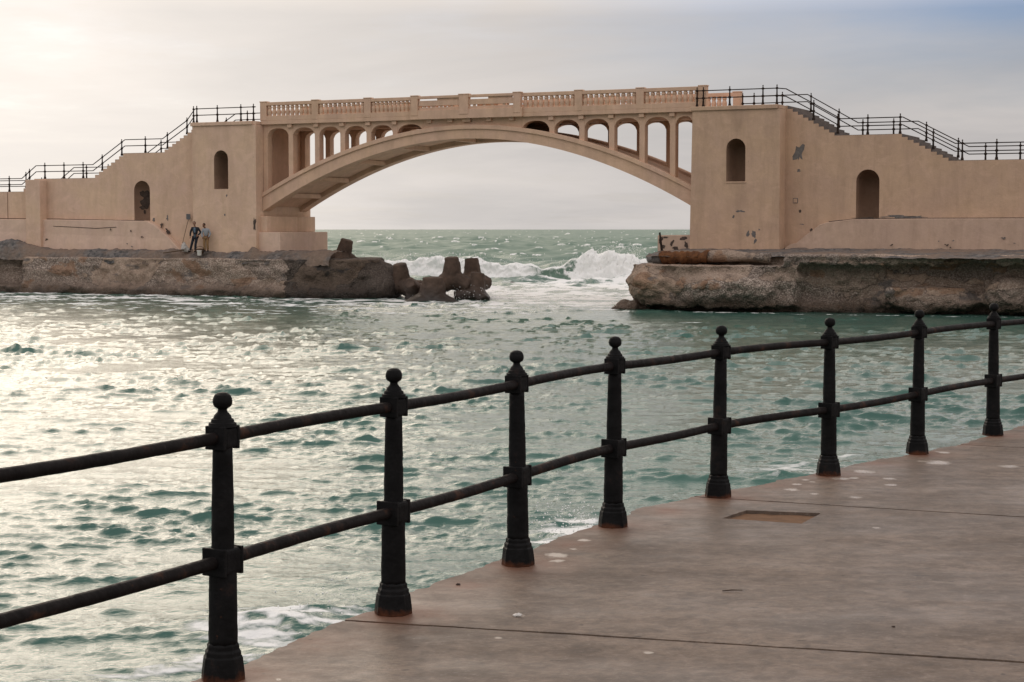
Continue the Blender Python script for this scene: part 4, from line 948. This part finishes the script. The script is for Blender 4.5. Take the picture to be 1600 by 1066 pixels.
# spray thrown up from the burst: uncountable droplets and clots of foam
g=random.Random(3); bm=bmesh.new(); bmesh.ops.create_icosphere(bm,subdivisions=1,radius=1.); bm.verts.ensure_lookup_table()
IV=np.array([v.co[:] for v in bm.verts]); IF=np.array([[v.index for v in f.verts] for f in bm.faces]); bm.free(); CV=[]; CF=[]
def clot(p,r): CF.append(IF+len(CV)*len(IV)); CV.append(IV*r+np.array(p))
for i in range(2200):
    e=g.random()
    if e<.55: cx=g.gauss(8.2,2.0); top_=2.1*math.exp(-((cx-8.5)/4.2)**2)+.4
    elif e<.92: cx=g.gauss(-6.5,4.); top_=1.75
    else: cx=g.gauss(1.5,3); top_=1.35
    yb=139-.42*cx; hgt=top_*(.35+.75*g.random()**.8)+abs(g.gauss(0,.16))
    clot((cx+g.gauss(0,.25),yb-.6+g.gauss(0,.8),hgt),g.choice((.012,.016,.02,.025,.035)))
for (px_,py_,zz,sx_,sz_,nn) in ((735,447,.25,.9,.30,260),(752,455,.12,1.2,.22,260),(700,452,.3,.9,.2,160),(610,412,1.2,1.2,.5,200)):
    c=colat(px_,98.5 if px_>650 else 104,zz)
    for i in range(nn): clot((c.x+g.gauss(0,sx_),c.y+g.gauss(0,.8),max(.02,c.z+g.gauss(0,sz_))),g.choice((.01,.014,.02,.026)))
for (px_,py_,nn) in ((905,820,150),(870,835,120),(500,965,60)):
    c=seaat(px_,py_)
    for i in range(nn): clot((c.x+g.gauss(0,.35),c.y+g.gauss(0,.8),abs(g.gauss(0,.13))+.05),g.choice((.006,.009,.012)))
M['foam']=flat('foam',(.82,.82,.80),.9,.05,3)
tag(meshobj('spray',np.concatenate(CV).tolist(),np.concatenate(CF).tolist(),M['foam'],None,True),'white spray thrown up by the wave breaking in the gap','spray',kind='stuff')
# ------------------------------------------------------------------ sky, sun, camera
SUN_AZ,SUN_EL=R(-24),R(24)                     # left of the view and low, behind thin cloud
sd=Vector((math.sin(SUN_AZ)*math.cos(SUN_EL),math.cos(SUN_AZ)*math.cos(SUN_EL),math.sin(SUN_EL)))
w=bpy.data.worlds.new('World'); SC.world=w; w.use_nodes=True; nt=w.node_tree; N_=nt.nodes; L_=nt.links
bgn=N_['Background']
class WT(NT):
    def __init__(s): s.t=nt; s.n=nt.nodes; s.l=nt.links; s.pos=s.n.new('ShaderNodeTexCoord').outputs['Generated']
t=WT()
sky=t.node('ShaderNodeTexSky'); sky.sky_type='NISHITA'; sky.sun_disc=False; sky.sun_elevation=SUN_EL; sky.sun_rotation=SUN_AZ; sky.dust_density=2.5; sky.air_density=1.; 
d=t.pos; xyz=t.sep(d); el=t.math('MAXIMUM',xyz[2],0.)
def dot(v):
    n=t.node('ShaderNodeVectorMath',operation='DOT_PRODUCT'); t.con(d,n.inputs[0]); n.inputs[1].default_value=v; return n.outputs['Value']
ds=dot(tuple(sd))
g1=t.math('POWER',2.718,t.math('MULTIPLY',t.math('SUBTRACT',ds,1.),6.5))
# clouds live on a plane overhead: project the direction so they flatten towards the horizon
pv=t.node('ShaderNodeVectorMath',operation='SCALE'); t.con(d,pv.inputs[0]); t.con(t.math('DIVIDE',1.,t.math('ADD',el,.09)),pv.inputs['Scale'])
c1=t.noise(.55,8,.58,vec=pv.outputs[0],dist=.4); c2=t.noise(1.7,8,.6,vec=t.mapped((1,1,1),pv.outputs[0],loc=(4,7,0)))
cloud=t.mix(t.ramp(c1,.33,.68),(.445,.428,.428),(.585,.548,.53))
cloud=t.mix(1.,cloud,t.mix(t.math('MULTIPLY',t.ramp(el,.14,.45),t.ramp(xyz[1],.55,-.35,.18,1.)),(1.,1.,1.),(2.2,2.2,2.23)),'MULTIPLY')
glow=t.mix(1.,t.mix(t.ramp(c2,.35,.7),(.06,.055,.05),(.08,.07,.06)),g1,'MULTIPLY')
cloud=t.mix(1.,cloud,glow,'ADD')
g2=t.math('POWER',2.718,t.math('MULTIPLY',t.math('SUBTRACT',ds,1.),10.)); cloud=t.mix(1.,cloud,t.mix(1.,t.mix(t.math('MULTIPLY',t.ramp(el,.14,.26),t.ramp(el,.40,.65,1,0)),(0,0,0),(.80,.71,.61)),g2,'MULTIPLY'),'ADD')
hz=dot((math.sin(R(-20)),math.cos(R(-20)),.045)); g3=t.math('POWER',2.718,t.math('MULTIPLY',t.math('SUBTRACT',hz,1.),20.)); cloud=t.mix(1.,cloud,t.mix(1.,(.43,.385,.325),g3,'MULTIPLY'),'ADD')
# a few brighter edges near the sun
br=t.math('MULTIPLY',t.ramp(c2,.60,.74),t.ramp(hz,.93,.995,0,.07)); cloud=t.mix(1.,cloud,t.mix(br,(0,0,0),(1.,.93,.82)),'ADD')
skyc=t.mix(1.,sky.outputs[0],(.060,.060,.060),'MULTIPLY')
bd=Vector((math.sin(R(16.5))*math.cos(R(10.5)),math.cos(R(16.5))*math.cos(R(10.5)),math.sin(R(10.5))))
hole=t.math('ADD',t.math('MULTIPLY',t.ramp(el,.055,.15),t.ramp(xyz[0],.0,.31)),t.math('MULTIPLY',t.math('SUBTRACT',c2,.5),.45)); cover=t.math('SUBTRACT',1.,t.math('MULTIPLY',t.math('MULTIPLY',t.ramp(hole,.0,.66),t.ramp(el,.17,.26,1,0)),t.ramp(xyz[1],.5,.8)))
blue=t.mix(1.,skyc,(.62,.80,1.25),'MULTIPLY')
col=t.mix(cover,blue,cloud)
fr=t.math('MULTIPLY',t.math('MULTIPLY',t.math('MULTIPLY',t.ramp(xyz[0],-.25,.15,.65,1.3),t.ramp(xyz[1],.45,.95)),t.ramp(el,.122,.17)),t.ramp(el,.24,.40,1,0)); col=t.mix(1.,col,t.mix(fr,(0,0,0),(.56,.455,.345)),'ADD')
low=t.mix(t.ramp(xyz[2],-.02,.0),(.16,.17,.155),col)
L_.new(low,bgn.inputs['Color']); bgn.inputs['Strength'].default_value=1.0
sl=bpy.data.lights.new('sun','SUN'); sl.energy=.8; sl.angle=R(40); sl.color=(1.,.84,.66)
so=bpy.data.objects.new('sun',sl); COL.objects.link(so); so.rotation_euler=(-sd).to_track_quat('-Z','Y').to_euler()
cam=bpy.data.cameras.new('camera'); cam.lens=60; cam.sensor_width=36; cam.clip_end=12000; cam.clip_start=.1
co=bpy.data.objects.new('camera',cam); COL.objects.link(co); co.location=(0,0,4.1); co.rotation_euler=(math.pi/2-math.atan((533-356.5)/2666.667),0,0)
SC.camera=co
cy=SC.cycles; cy.max_bounces=6; cy.diffuse_bounces=3; cy.glossy_bounces=3; cy.transmission_bounces=2; cy.caustics_reflective=False; cy.caustics_refractive=False
SC.view_settings.view_transform='Standard'; SC.view_settings.look='None'; SC.view_settings.exposure=0; SC.view_settings.gamma=1
